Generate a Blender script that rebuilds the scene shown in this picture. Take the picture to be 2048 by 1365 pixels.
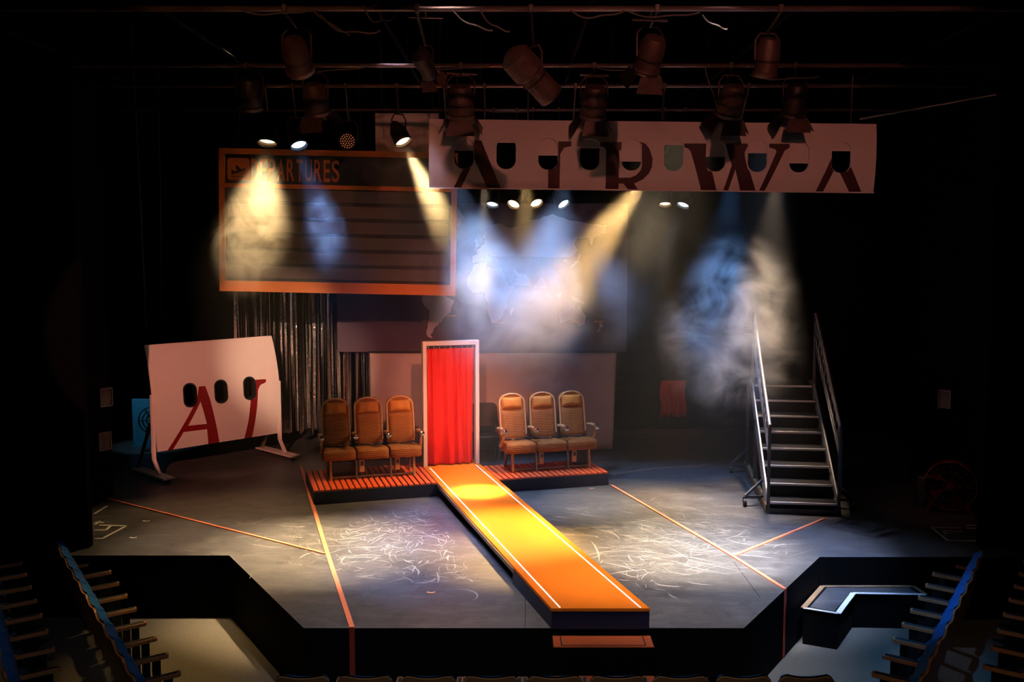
import bpy, bmesh, math, random
from mathutils import Vector, Matrix
from mathutils.geometry import tessellate_polygon
R = math.radians
rnd = random.Random(7)
for o in list(bpy.data.objects): bpy.data.objects.remove(o)
SC = bpy.context.scene
COL = SC.collection

# ------------------------------------------------------------------ camera
# the stage floor is z = 0, x to the house right, y upstage; the camera sits in the circle, 3.72 m above the stage
FPX, CAMZ = 2000.0, 3.72
PITCH = math.atan((682.5 - 490.0) / FPX)
cam = bpy.data.cameras.new('camera'); cam.sensor_width = 36.0; cam.lens = 36.0 * FPX / 2048.0
cam.clip_start = .1; cam.clip_end = 200
camo = bpy.data.objects.new('camera', cam); COL.objects.link(camo)
camo.location = (0, 0, CAMZ); camo.rotation_euler = (R(90) - PITCH, 0, 0)
SC.camera = camo
# ------------------------------------------------------------------ world, exposure
w = bpy.data.worlds.new('world'); SC.world = w; w.use_nodes = True
w.node_tree.nodes['Background'].inputs[0].default_value = (0, 0, 0, 1)
w.node_tree.nodes['Background'].inputs[1].default_value = 0
SC.view_settings.view_transform = 'Standard'; SC.view_settings.look = 'None'
SC.view_settings.exposure = 0.0; SC.view_settings.gamma = 1.0
SC.view_settings.use_curve_mapping = False
cy = SC.cycles
cy.use_denoising = True
cy.use_adaptive_sampling = True; cy.adaptive_threshold = .015
cy.max_bounces = 3; cy.diffuse_bounces = 1; cy.glossy_bounces = 2; cy.transmission_bounces = 2; cy.volume_bounces = 0
cy.transparent_max_bounces = 8; cy.use_light_tree = False
cy.volume_step_rate = .7; cy.volume_max_steps = 96
cy.caustics_reflective = False; cy.caustics_refractive = False

WARM = (1.0, .62, .24); AMBER = (1.0, .46, .08); BLUE = (.16, .46, 1.0); ICE = (.62, .78, 1.0)
SALMON = (1.0, .42, .26); WHITE = (1.0, .88, .72); LILAC = (.80, .76, 1.0); ROSE = (1.0, .22, .20)

def spot(name, pos, aim, watts, col, deg, blend=.5, rad=.06, parent=None):
    l = bpy.data.lights.new(name, 'SPOT'); l.energy = watts; l.color = col
    l.spot_size = R(deg); l.spot_blend = blend; l.shadow_soft_size = rad
    o = bpy.data.objects.new(name, l); COL.objects.link(o)
    o.location = pos
    d = Vector(aim) - Vector(pos)
    o.rotation_euler = d.to_track_quat('-Z', 'Y').to_euler()
    if parent is not None:
        o.parent = parent; o.location = Vector(pos) - Vector(parent.location)
    return o

# front-of-house lanterns: over and beside the circle, behind the camera's edge of frame
spot('front_light', (-3.2, -1.0, 6.8), (-4.95, 16.5, 1.25), 7300, (1.0, .34, .24), 9.6, .12, .05)          # curved panel
spot('front_light', (2.0, 1.0, 7.2), (1.6, 13.0, 4.85), 800, (1.0, .33, .25), 36, .3, .08)           # hanging sign
spot('front_light', (-1.0, 0.5, 7.2), (-.95, 16.6, 1.35), 4300, (1.0, .34, .2), 9, .7, .06)               # portal and curtain
spot('front_light', (1.5, -0.5, 7.0), (-1.3, 17.9, 1.2), 5600, (1.0, .28, .17), 14, .9, .08)               # pale cloth
spot('front_light', (-2.0, 1.0, 7.2), (-2.7, 15.6, 4.1), 430, (1.0, .36, .14), 17, .3, .08)       # departures board
spot('front_light', (-3.4, 0.0, 7.2), (-3.75, 18.05, 1.5), 13000, (1.0, .62, .42), 9, .8, .06)         # foil curtain
# unseen overhead spots added to fill the apron and the floor pools
spot('top_fill', (-.6, 8.9, 7.3), (-.7, 10.5, 0.0), 2300, (.95, .80, .74), 36, 1, .1)
spot('top_fill', (2.0, 8.9, 7.3), (1.9, 10.6, 0.0), 3400, (.92, .84, .9), 30, 1, .1)
spot('top_fill', (2.3, 13.7, 7.3), (2.0, 14.0, 0.0), 8000, (1, .76, .48), 28, 1, .1)
spot('top_fill', (-1.6, 12.2, 7.3), (-.85, 13.0, 0.0), 5200, (.72, .66, 1), 27, 1, .1)
spot('top_fill', (-1.6, 12.2, 7.3), (-1.0, 12.75, 0), 1500, ROSE, 11, 1, .1)
spot('top_fill', (3.7, 13.8, 7.3), (3.1, 14.0, 0), 3600, (.62, .72, 1), 18, 1, .1)
spot('top_fill', (-3.4, 12.2, 7.3), (-3.7, 12.3, 0.0), 3000, (1, .72, .42), 24, 1, .1)
spot('side_fill', (-3.6, 9.9, 7.3), (-3.6, 10.4, -.77), 1500, (1, .62, .2), 20, 1, .1)
spot('top_fill', (-1.7, 12.1, 7.3), (-2.35, 12.0, 0.0), 15500, (1, .72, .40), 27, 1, .1)
spot('top_fill', (4.6, 10.2, 7.3), (3.3, 12.0, 0.0), 7000, (.48, .60, 1), 24, 1, .1)
spot('top_fill', (1.3, 8.7, 7.3), (.9, 10.3, 0.2), 350, (1.0, .50, .16), 16, .8, .1)
# unseen fill spots added over the carpets, seating banks and centre row
spot('side_fill', (-2.2, 8.6, 7.0), (-3.0, 9.9, -.77), 90, (1.0, .58, .14), 34, .7, .1)
spot('side_fill', (2.8, 8.8, 7.0), (3.6, 10.6, -.77), 1900, (.10, .42, 1.0), 28, .9, .1)
spot('side_fill', (-2.5, 3.0, 7.0), (-4.5, 8.9, -.1), 180, (.75, .72, .9), 30, .9, .1)
spot('side_fill', (3.0, 3.0, 7.0), (4.7, 8.8, -.1), 240, (1.0, .66, .45), 30, .9, .1)
spot('side_fill', (0.0, 4.0, 7.0), (0.2, 8.2, 0.0), 550, (.7, .8, 1.0), 44, .8, .1)
spot('rig_light', (1.0, 3.0, 5.4), (1.2, 11.5, 6.0), 26, (1.0, .5, .42), 34, 1, .1)               # pink bounce on the lighting bars

# ------------------------------------------------------------------ helpers
def ray(x, y):
    u = (x - 1024) / FPX; v = (682.5 - y) / FPX; c, s = math.cos(PITCH), math.sin(PITCH)
    return Vector((u, c + v * s, -s + v * c))
def at(x, y, Y):
    d = ray(x, y); t = Y / d.y; return Vector((d.x * t, Y, CAMZ + d.z * t))
def fl(x, y, z=0.0):
    d = ray(x, y); t = (z - CAMZ) / d.z; return Vector((d.x * t, d.y * t, z))

class MB:
    def __init__(s): s.v = []; s.f = []
    def add(s, vs, fs):
        n = len(s.v); s.v += [tuple(v) for v in vs]; s.f += [tuple(i + n for i in f) for f in fs]; return s
    def box(s, c, d, rot=None):
        x, y, z = d[0] / 2, d[1] / 2, d[2] / 2
        vs = [Vector(p) for p in ((-x,-y,-z),(x,-y,-z),(x,y,-z),(-x,y,-z),(-x,-y,z),(x,-y,z),(x,y,z),(-x,y,z))]
        if rot is not None: vs = [rot @ v for v in vs]
        return s.add([v + Vector(c) for v in vs], [(0,3,2,1),(4,5,6,7),(0,1,5,4),(1,2,6,5),(2,3,7,6),(3,0,4,7)])
    def bar(s, a, b, w, h, up=(0, 0, 1)):
        a, b = Vector(a), Vector(b); d = (b - a); L = d.length; d.normalize()
        up = Vector(up)
        if abs(d.dot(up)) > .98: up = Vector((0, 1, 0))
        x = d.cross(up).normalized(); z = x.cross(d).normalized()
        return s.box((a + b) / 2, (w, L, h), Matrix((x, d, z)).transposed())
    def tube(s, pts, r, n=8, cap=True):
        pts = [Vector(p) for p in pts]; rings = []
        rs = r if isinstance(r, (list, tuple)) else [r] * len(pts)
        prev = None; vs = []
        for i, p in enumerate(pts):
            t = (pts[min(i + 1, len(pts) - 1)] - pts[max(i - 1, 0)]).normalized()
            if prev is None:
                ref = Vector((0, 0, 1)) if abs(t.z) < .9 else Vector((1, 0, 0)); prev = t.cross(ref).normalized()
            prev = (prev - t * prev.dot(t)).normalized(); q = t.cross(prev)
            vs += [p + (prev * math.cos(2 * math.pi * k / n) + q * math.sin(2 * math.pi * k / n)) * rs[i] for k in range(n)]
        fs = []
        for i in range(len(pts) - 1):
            for k in range(n):
                a, b = i * n + k, i * n + (k + 1) % n; fs.append((a, b, b + n, a + n))
        if cap: fs.append(tuple(reversed(range(n)))); fs.append(tuple(range((len(pts) - 1) * n, len(pts) * n)))
        return s.add(vs, fs)
    def lathe(s, o, d, prof, n=20, caps=(False, False)):
        """prof: (distance along d, radius)"""
        o, d = Vector(o), Vector(d).normalized()
        ref = Vector((0, 0, 1)) if abs(d.z) < .95 else Vector((1, 0, 0)); a = d.cross(ref).normalized(); b = d.cross(a)
        vs, fs = [], []
        for t, r in prof:
            vs += [o + d * t + (a * math.cos(2 * math.pi * k / n) + b * math.sin(2 * math.pi * k / n)) * r for k in range(n)]
        for i in range(len(prof) - 1):
            for k in range(n):
                p, q = i * n + k, i * n + (k + 1) % n; fs.append((p, q, q + n, p + n))
        if caps[0]: fs.append(tuple(reversed(range(n))))
        if caps[1]: fs.append(tuple(range((len(prof) - 1) * n, len(prof) * n)))
        return s.add(vs, fs)
    def prism(s, loops, fn, t0, t1):
        """flat shape with holes (loops of 2d points) between depth t0 and t1; fn(u, v, t) -> point"""
        flat = [p for l in loops for p in l]; n = len(flat)
        tri = tessellate_polygon([[Vector((p[0], p[1], 0)) for p in l] for l in loops])
        vs = [fn(p[0], p[1], t0) for p in flat] + [fn(p[0], p[1], t1) for p in flat]
        fs = []
        for a, b, c in tri: fs.append((a, b, c)); fs.append((c + n, b + n, a + n))
        k = 0
        for l in loops:
            m = len(l)
            for i in range(m):
                a, b = k + i, k + (i + 1) % m; fs.append((a, b, b + n, a + n))
            k += m
        return s.add(vs, fs)
    def grid(s, fn, nu, nv, closed=False):
        vs = [fn(i / nu, j / nv) for j in range(nv + 1) for i in range(nu + 1)]
        fs = [(j * (nu + 1) + i, j * (nu + 1) + i + 1, (j + 1) * (nu + 1) + i + 1, (j + 1) * (nu + 1) + i) for j in range(nv) for i in range(nu)]
        return s.add(vs, fs)
    def build(s, name, m, parent=None, smooth=False, bevel=0, cuts=None, warp=None, recalc=True, seg=2):
        me = bpy.data.meshes.new(name); me.from_pydata(s.v, [], s.f); me.validate(); me.update()
        if recalc or cuts or warp:
            bm = bmesh.new(); bm.from_mesh(me)
            if cuts:
                for z in cuts:
                    bmesh.ops.bisect_plane(bm, geom=bm.verts[:] + bm.edges[:] + bm.faces[:], plane_co=(0, 0, z), plane_no=(0, 0, 1))
            if warp:
                for v in bm.verts: v.co = warp(v.co)
            if recalc: bmesh.ops.recalc_face_normals(bm, faces=bm.faces[:])
            bm.to_mesh(me); bm.free()
        me.materials.append(m)
        if smooth:
            for p in me.polygons: p.use_smooth = True
        o = bpy.data.objects.new(name, me); COL.objects.link(o)
        if smooth:
            try: me.set_sharp_from_angle(angle=R(40))
            except Exception: pass
        if bevel:
            b = o.modifiers.new('bevel', 'BEVEL'); b.width = bevel; b.segments = seg; b.limit_method = 'ANGLE'; b.angle_limit = R(35)
        if parent is not None: o.parent = parent
        return o

def tag(o, label=None, cat=None, group=None, kind=None):
    if label: o['label'] = label
    if cat: o['category'] = cat
    if group: o['group'] = group
    if kind: o['kind'] = kind
    return o
def empty(name, loc=(0, 0, 0), rz=0.0, label=None, cat=None, group=None):
    o = bpy.data.objects.new(name, None); COL.objects.link(o); o.location = loc; o.rotation_euler = (0, 0, rz)
    return tag(o, label, cat, group)
KIDS = {}
def copy_tree(o, parent=None):
    c = o.copy(); COL.objects.link(c)
    if parent is not None: c.parent = parent
    for ch in [x for x in o.children]: copy_tree(ch, c)
    return c
ORD = ['first', 'second', 'third', 'fourth', 'fifth', 'sixth', 'seventh', 'eighth', 'ninth', 'tenth', 'eleventh', 'twelfth', 'thirteenth']

# ------------------------------------------------------------------ materials
def mat(name, col, rough=.6, metal=0.0, var=.12, scale=9.0, bump=0.0, spec=.5, emit=None, estr=0.0, bscale=None, stretch=(1, 1, 1)):
    m = bpy.data.materials.new(name); m.use_nodes = True; nt = m.node_tree; N, L = nt.nodes, nt.links
    b = N['Principled BSDF']; b.inputs['Roughness'].default_value = rough; b.inputs['Metallic'].default_value = metal
    b.inputs['Specular IOR Level'].default_value = spec
    tc = N.new('ShaderNodeTexCoord'); mp = N.new('ShaderNodeMapping'); mp.inputs['Scale'].default_value = stretch
    L.new(tc.outputs['Object'], mp.inputs[0])
    n = N.new('ShaderNodeTexNoise'); n.inputs['Scale'].default_value = scale; n.inputs['Detail'].default_value = 3
    L.new(mp.outputs[0], n.inputs['Vector'])
    mx = N.new('ShaderNodeMix'); mx.data_type = 'RGBA'
    mx.inputs[6].default_value = tuple(c * (1 - var) for c in col) + (1,); mx.inputs[7].default_value = tuple(min(1, c * (1 + var)) for c in col) + (1,)
    L.new(n.outputs['Fac'], mx.inputs[0]); L.new(mx.outputs[2], b.inputs['Base Color'])
    if bump:
        n2 = N.new('ShaderNodeTexNoise'); n2.inputs['Scale'].default_value = bscale or scale * 6; n2.inputs['Detail'].default_value = 2
        L.new(mp.outputs[0], n2.inputs['Vector'])
        bp = N.new('ShaderNodeBump'); bp.inputs['Strength'].default_value = bump; bp.inputs['Distance'].default_value = .02
        L.new(n2.outputs['Fac'], bp.inputs['Height']); L.new(bp.outputs[0], b.inputs['Normal'])
    if emit:
        b.inputs['Emission Color'].default_value = tuple(emit) + (1,); b.inputs['Emission Strength'].default_value = estr
    return m
def chevron(name, c1, c2, rough=.8):
    m = mat(name, c1, rough, 0, .2, 5, 0); nt = m.node_tree; N, L = nt.nodes, nt.links; b = N['Principled BSDF']
    tc = N.new('ShaderNodeTexCoord'); sx = N.new('ShaderNodeSeparateXYZ'); L.new(tc.outputs['Object'], sx.inputs[0])
    def mth(op, a, bb=None):
        q = N.new('ShaderNodeMath'); q.operation = op
        for i, v in enumerate((a, bb)):
            if v is None: continue
            if isinstance(v, (int, float)): q.inputs[i].default_value = v
            else: L.new(v, q.inputs[i])
        return q.outputs[0]
    fx = mth('ABSOLUTE', mth('SUBTRACT', mth('FRACT', mth('MULTIPLY', sx.outputs['X'], 7.5)), .5))
    zz = mth('ADD', mth('MULTIPLY', sx.outputs['Z'], 34.0), mth('MULTIPLY', sx.outputs['Y'], 20.0))
    v = mth('SINE', mth('MULTIPLY', mth('ADD', zz, fx), 6.283))
    st = mth('GREATER_THAN', v, .55)
    old = b.inputs['Base Color'].links[0].from_socket
    mx = N.new('ShaderNodeMix'); mx.data_type = 'RGBA'; L.new(st, mx.inputs[0]); L.new(old, mx.inputs[6]); mx.inputs[7].default_value = tuple(c2) + (1,)
    L.new(mx.outputs[2], b.inputs['Base Color'])
    bp = N.new('ShaderNodeBump'); bp.inputs['Strength'].default_value = .3; bp.inputs['Distance'].default_value = .01
    L.new(v, bp.inputs['Height']); L.new(bp.outputs[0], b.inputs['Normal'])
    return m
M = {}
M['black'] = mat('black_paint', (.003, .003, .0035), .8, 0, .3, 4, 0, .05)
M['blackcloth'] = mat('black_cloth', (.002, .002, .0025), .95, 0, .3, 4, .1, .02)
M['floor'] = mat('stage_floor_paint', (.060, .058, .060), .42, 0, .45, 1.6, .25, .45, bscale=30, stretch=(1, 2.5, 1))
def floor_wear(m):
    nt = m.node_tree; N, L = nt.nodes, nt.links; b = N['Principled BSDF']
    old = b.inputs['Base Color'].links[0].from_socket
    tc = N.new('ShaderNodeTexCoord')
    def layer(scale, stretch, rot, lo, hi, col, prev, amt):
        mp = N.new('ShaderNodeMapping'); mp.inputs['Scale'].default_value = stretch; mp.inputs['Rotation'].default_value = (0, 0, rot)
        L.new(tc.outputs['Object'], mp.inputs[0])
        n = N.new('ShaderNodeTexNoise'); n.inputs['Scale'].default_value = scale; n.inputs['Detail'].default_value = 5; n.inputs['Roughness'].default_value = .65
        L.new(mp.outputs[0], n.inputs['Vector'])
        r = N.new('ShaderNodeMapRange'); r.inputs[1].default_value = lo; r.inputs[2].default_value = hi; r.inputs[3].default_value = 0; r.inputs[4].default_value = amt
        L.new(n.outputs['Fac'], r.inputs[0])
        x = N.new('ShaderNodeMix'); x.data_type = 'RGBA'; L.new(r.outputs[0], x.inputs[0]); L.new(prev, x.inputs[6]); x.inputs[7].default_value = col + (1,)
        return x.outputs[2]
    c = layer(2.2, (1, 2.6, 1), .25, .50, .68, (.125, .12, .118), old, .75)
    c = layer(7.0, (.5, 4.0, 1), -.35, .54, .70, (.15, .145, .14), c, .6)
    c = layer(3.1, (1.5, 1.2, 1), 0, .52, .66, (.030, .029, .031), c, .7)
    c = layer(28.0, (1, 1.6, 1), .1, .56, .72, (.11, .105, .10), c, .5)
    L.new(c, b.inputs['Base Color'])
    return m
floor_wear(M['floor'])
M['carpet'] = mat('auditorium_carpet', (.10, .088, .07), .95, 0, .45, 60, .6, .1, bscale=160)
M['scuff'] = mat('scuff_chalk', (.34, .33, .31), .7, 0, .3, 3)
M['scuff_faint'] = mat('scuff_faint', (.13, .126, .122), .6, 0, .3, 3)
M['tape_pink'] = mat('coral_tape', (.75, .20, .10), .5, 0, .1, 6)
M['tape_pinkshade'] = mat('coral_tape_shaded', (.24, .025, .012), .5, 0, .1, 6)  # fascia length of the strip, its shade darkened into the coral
M['tape_white'] = mat('white_tape', (.75, .73, .70), .6, 0, .12, 30)
M['debris'] = mat('petal', (.8, .36, .2), .7)
M['orange'] = mat('runway_orange_paint', (.74, .165, .008), .6, 0, .06, 3, .05, .1)
M['treadshade'] = mat('step_orange_shaded', (.34, .055, .008), .6, 0, .15, 5)  # orange darkened to carry the shade over the front steps
M['navy'] = mat('navy_fascia', (.006, .010, .035), .6, 0, .2, 3)
M['plank'] = mat('red_orange_plank', (.80, .10, .02), .55, 0, .18, 5, .1, stretch=(1, .2, 1))
M['dark'] = mat('dark_gap', (.01, .008, .008), .8)
M['led'] = mat('light_strip', (.9, .85, .85), .4, 0, .02, 5, emit=(1, .82, .86), estr=.55)
M['frame'] = mat('portal_white_paint', (.72, .60, .50), .5, 0, .06, 6)
M['redcloth'] = mat('red_curtain_satin', (.74, .018, .007), .5, 0, .15, 3, .1, .3)
M['fabric'] = chevron('tan_chevron_fabric', (.25, .072, .005), (.38, .125, .012))
M['fabric2'] = mat('tan_headrest_fabric', (.52, .19, .025), .7, 0, .25, 9, .25, .4)
M['trimtan'] = mat('seat_rim_plastic', (.55, .30, .13), .35, 0, .1, 6)
M['chrome'] = mat('chrome_cap', (.75, .72, .70), .18, 1, .05, 5)
M['steel'] = mat('dull_steel', (.26, .22, .2), .4, .8, .2, 8)
M['belt'] = mat('black_webbing', (.012, .012, .014), .7)
M['panel'] = mat('white_panel_paint', (.70, .62, .56), .65, 0, .05, 40, .05)
M['signpaint'] = mat('sign_panel_paint', (.70, .60, .54), .7, 0, .07, 60, .05)
M['shade'] = mat('window_shade_plastic', (.72, .62, .57), .5, 0, .05, 10)
M['letter'] = mat('crimson_letter', (.20, .003, .004), .5, 0, .12, 4)
M['letterdk'] = mat('dark_maroon_letter', (.045, .004, .004), .6, 0, .2, 4)
M['rim'] = mat('window_rim_black', (.012, .011, .011), .35, 0, .2, 8)
M['boardframe'] = mat('board_orange_frame', (.62, .16, .02), .6, 0, .12, 5)
M['boardblack'] = mat('board_black', (.012, .012, .014), .55, 0, .3, 5)
M['boardrow'] = mat('board_row_grey', (.075, .055, .048), .6, 0, .2, 6)
M['foil'] = mat('silver_foil', (.80, .76, .72), .18, 1, .1, 20, .35, bscale=55, stretch=(1, 1, .5))
M['map'] = mat('map_sea_print', (.075, .045, .065), .8, 0, .12, 4)
M['land'] = mat('map_land_print', (.46, .38, .45), .8, 0, .06, 6)
M['maptext'] = mat('map_place_text', (.8, .25, .15), .7)
M['cloth'] = mat('pale_backcloth', (.46, .36, .34), .85, 0, .1, 3, .1)
M['stairsteel'] = mat('stair_steel', (.10, .10, .11), .45, .6, .25, 6)
M['stairtread'] = mat('stair_tread_black', (.008, .008, .010), .7, 0, .3, 9, 0, .2)
M['nosing'] = mat('aluminium_nosing', (.80, .79, .79), .45, .2, .1, 10)
M['stringer'] = mat('pale_grey_stringer', (.42, .41, .44), .45, .3, .1, 5)
M['rail'] = mat('grey_rail', (.36, .33, .32), .4, .6, .15, 7)
M['timber'] = mat('brown_timber', (.20, .12, .06), .7, 0, .3, 4, .2)
M['rubber'] = mat('black_rubber', (.01, .01, .01), .7)
M['can'] = mat('lamp_black_metal', (.035, .024, .020), .45, .5, .3, 8)
M['canbrown'] = mat('lamp_worn_metal', (.11, .06, .048), .5, .4, .6, 14, .2)
M['pipe'] = mat('scaffold_pipe', (.20, .14, .13), .35, .8, .9, 3, stretch=(.6, 1, 1))
M['cable'] = mat('cable_black', (.10, .075, .065), .5, 0, .3, 6)
M['rope'] = mat('hanging_rope', (.30, .18, .12), .8, 0, .3, 30)
M['seatblue'] = mat('blue_upholstery', (.004, .085, .30), .85, 0, .25, 18, .3, .3)
M['seatfold'] = mat('folded_seat_cloth', (.002, .02, .07), .9)
M['seatwood'] = mat('seat_plywood', (.30, .13, .045), .4, 0, .25, 6, 0, .5, stretch=(1, 1, .3))
M['armwood'] = mat('armrest_wood', (.42, .20, .09), .35, 0, .2, 8)
M['armpad'] = mat('armrest_pad', (.010, .014, .02), .6)
M['iron'] = mat('seat_iron', (.015, .014, .014), .5, .5)
M['bluelit'] = mat('blue_lit_sheet', (.05, .28, .42), .7, 0, .3, 12)  # blue light tinted into a sheet taken as white
M['reddark'] = mat('dark_red_cloth', (.30, .02, .015), .8, 0, .3, 4)
M['fanred'] = mat('red_lit_metal', (.22, .02, .015), .35, .2, .2, 5)  # red light falling on the fan, put into its colour
M['speaker'] = mat('speaker_grey', (.10, .075, .07), .45, .2, .2, 8)
M['lens_off'] = mat('dark_lens', (.05, .03, .025), .15, 0, .2, 8)
def lens_mat(name, col, s):
    m = bpy.data.materials.new(name); m.use_nodes = True; nt = m.node_tree; N, L = nt.nodes, nt.links
    b = N['Principled BSDF']; b.inputs['Base Color'].default_value = (.02, .02, .02, 1)
    tc = N.new('ShaderNodeTexCoord'); n = N.new('ShaderNodeTexNoise'); n.inputs['Scale'].default_value = 14
    L.new(tc.outputs['Object'], n.inputs['Vector'])
    mr = N.new('ShaderNodeMapRange'); mr.inputs[3].default_value = s * .5; mr.inputs[4].default_value = s * 1.5
    L.new(n.outputs['Fac'], mr.inputs[0]); L.new(mr.outputs[0], b.inputs['Emission Strength'])
    b.inputs['Emission Color'].default_value = tuple(col) + (1,)
    return m
M['lens_warm'] = lens_mat('lit_warm_lens', (1, .62, .28), 9)
M['lens_blue'] = lens_mat('lit_blue_lens', (.35, .62, 1), 5)
M['lens_ice'] = lens_mat('lit_ice_lens', (.6, .8, 1), 6)
M['led_dot'] = mat('dim_led_dot', (.5, .22, .12), .4, 0, .1, 5, emit=(1, .32, .14), estr=.25)

# ------------------------------------------------------------------ the house and the stage
def poly_slab(name, pts, z0, z1, mtop, mside):
    b = MB().prism([pts], lambda u, v, t: (u, v, t), z0, z1)
    o = b.build(name, mtop); o.data.materials.append(mside)
    for p in o.data.polygons:
        if abs(p.normal.z) < .5: p.material_index = 1
    return tag(o, kind='structure')
HOUSE = -.77
stage = poly_slab('floor', [(-2.03, 9.43), (2.26, 9.43), (3.68, 11.66), (9, 11.66), (9, 20), (-9, 20), (-9, 11.72), (-3.40, 11.72)], HOUSE, 0, M['floor'], M['black'])
tag(stage, 'dark scuffed stage floor with a thrust apron and black fascia', 'floor')
carp = MB().box((0, 8, HOUSE - .06), (24, 26, .12)).build('floor_auditorium', M['carpet'])
tag(carp, 'speckled auditorium carpet below the stage', 'floor', kind='structure')
def wallbox(name, c, d, label):
    o = MB().box(c, d).build(name, M['blackcloth']); return tag(o, label, 'wall', kind='structure')
wallbox('wall_back', (0, 20.1, 3), (18.4, .2, 8), 'black back wall of the stage')
wallbox('wall_left', (-9.1, 9, 3), (.2, 22.4, 8), 'black side wall beyond the curved panel')
wallbox('wall_right', (9.1, 9, 3), (.2, 22.4, 8), 'black side wall beyond the boarding stairs')
wallbox('ceiling', (0, 9, 7.6), (18.4, 22.4, .2), 'black ceiling above the lighting bars')
wallbox('wall_masking_left', (-7.06, 12.08, 3.2), (3.7, .12, 6.4), 'tall black masking flat in front of the wings')
wallbox('wall_masking_right', (7.62, 12.08, 3.2), (3.7, .12, 6.4), 'tall black masking flat beside the red fan')
wallbox('wall_return_left', (-6.0, 13.4, 3.2), (.1, 2.5, 6.4), 'black return flat carrying two speakers')
wallbox('wall_return_right', (6.45, 14.0, 3.2), (.1, 3.7, 6.4), 'black return flat carrying one speaker')

# scuffs on the floor: chalky curved strokes lying on the paint
def scuffs():
    b = MB(); r = random.Random(3)
    def stroke(x, y, a, L, wd, curv):
        n = 6; pts = []
        for i in range(n + 1):
            t = i / n
            pts.append((x, y)); a2 = a + curv * (t - .5)
            x += math.cos(a2) * L / n; y += math.sin(a2) * L / n
        vs = []
        for i, (px, py) in enumerate(pts):
            q = pts[min(i + 1, n)]; p = pts[max(i - 1, 0)]
            dx, dy = q[0] - p[0], q[1] - p[1]; l = math.hypot(dx, dy) or 1
            k = wd * 1.35 * math.sin(math.pi * (.06 + .88 * i / n)) / 2
            vs += [(px - dy / l * k, py + dx / l * k, z0), (px + dy / l * k, py - dx / l * k, z0)]
        b.add(vs, [(2 * i, 2 * i + 1, 2 * i + 3, 2 * i + 2) for i in range(n)])
    z0 = .0012
    def inside(x, y):
        if y < 9.6 or y > 15.4: return False
        if y < 11.75 and (x < -2.03 - (y - 9.43) * .6 + .25 or x > 2.26 + (y - 9.43) * .637 - .25): return False
        if x < -2.03 - (y - 9.43) * .6 + .1 or x > 2.26 + (y - 9.43) * .637 - .1: return False
        lx = (x - .86) * .961 + (y - 9.4) * .277; ly = -(x - .86) * .277 + (y - 9.4) * .961
        if -.7 < lx < .55 and ly < 7: return False
        if ly > 5.3 and -2.4 < lx < 2.4: return False
        return True
    def patch(cx, cy, sx, sy, n, Lr, wr, cr, a0=None):
        k = 0; tries = 0
        while k < n and tries < n * 8:
            tries += 1
            aa_, rr2 = r.uniform(0, 6.283), 1.75 * r.random() ** .6; x, y = cx + sx * rr2 * math.cos(aa_), cy + sy * rr2 * math.sin(aa_)
            a = r.uniform(0, 6.283) if a0 is None else r.gauss(a0, .5)
            if not inside(x, y) or not inside(x + .7 * math.cos(a), y + .7 * math.sin(a)): continue
            stroke(x, y, a, r.uniform(*Lr) * r.choice((.6, 1, 1.5)), r.uniform(*wr) * r.choice((.6, 1, 1.5)), r.uniform(-cr, cr) * .7); k += 1
    patch(-1.15, 12.2, .8, .8, 640, (.06, .30), (.004, .011), 1.6)
    patch(-.75, 13.1, .5, .6, 170, (.05, .22), (.004, .010), 1.4)
    patch(-.55, 11.1, .35, .35, 70, (.08, .26), (.006, .015), 2.2)
    patch(-2.7, 12.6, 1.0, .5, 190, (.15, .5), (.003, .007), 1.2, .2)
    patch(1.7, 13.2, .9, .6, 420, (.12, .55), (.003, .008), .9, -.5)
    patch(2.2, 11.9, .8, .5, 320, (.10, .6), (.003, .009), 1.4, 0)
    patch(1.45, 11.0, .35, .4, 90, (.08, .3), (.004, .012), 2)
    patch(.5, 11.7, 3, 1.7, 80, (.05, .25), (.003, .008), 2)
    for (px, py, L, a, c) in ((860, 1165, .38, -1.9, 1.2), (905, 1180, .55, -1.2, -2.6), (880, 1195, .30, .5, .6), (600, 1150, 1.0, -2.6, 3.6), (640, 1120, .9, 2.8, -1.4), (1215, 1150, .5, .3, -.5)):
        p = fl(px, py); stroke(p.x, p.y, a, L, .016, c)
    o = b.build('scuff_marks', M['scuff'], stage, recalc=False); o['kind'] = 'stuff'
    o.data.materials.append(M['scuff_faint']); r2 = random.Random(5); nf = len(o.data.polygons) // 6
    for q in range(nf):
        if r2.random() < .62:
            for j in range(6): o.data.polygons[q * 6 + j].material_index = 1
scuffs()

# coral strips laid along the stage, down the fascia
def strip(name, pts, wd, label, down=None):
    root = empty(name, pts[0], 0, label, 'floor strip')
    o0 = Vector(pts[0])
    for a, b_ in zip(pts[:-1], pts[1:]):
        a, b_ = Vector(a) - o0, Vector(b_) - o0
        MB().bar(a + Vector((0, 0, .007)), b_ + Vector((0, 0, .007)), wd, .014).build('strip_length', M['tape_pink'], root)
    if down is not None:
        e = Vector(pts[-1]) - o0; n = Vector(down)
        MB().bar(e + n * .008 + Vector((0, 0, .012)), e + n * .008 + Vector((0, 0, HOUSE + .01)), wd, .014, up=tuple(n)).build('fascia_length', M['tape_pinkshade'], root)
    return root
A_, B_, C_ = fl(601, 932), fl(655, 1109), fl(704, 1257)
C_.y = 9.43
strip('floor_strip', [A_, B_, C_], .05, 'long coral strip from the slatted platform down over the apron edge', (0, -1, 0))
strip('floor_strip', [fl(207, 997), B_ - Vector((.03, 0, 0))], .035, 'thin coral strip crossing the floor below the curved panel')
D_, E_, F_ = fl(1223, 972), fl(1464, 1113), Vector((2.955, 10.525, 0))
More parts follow.
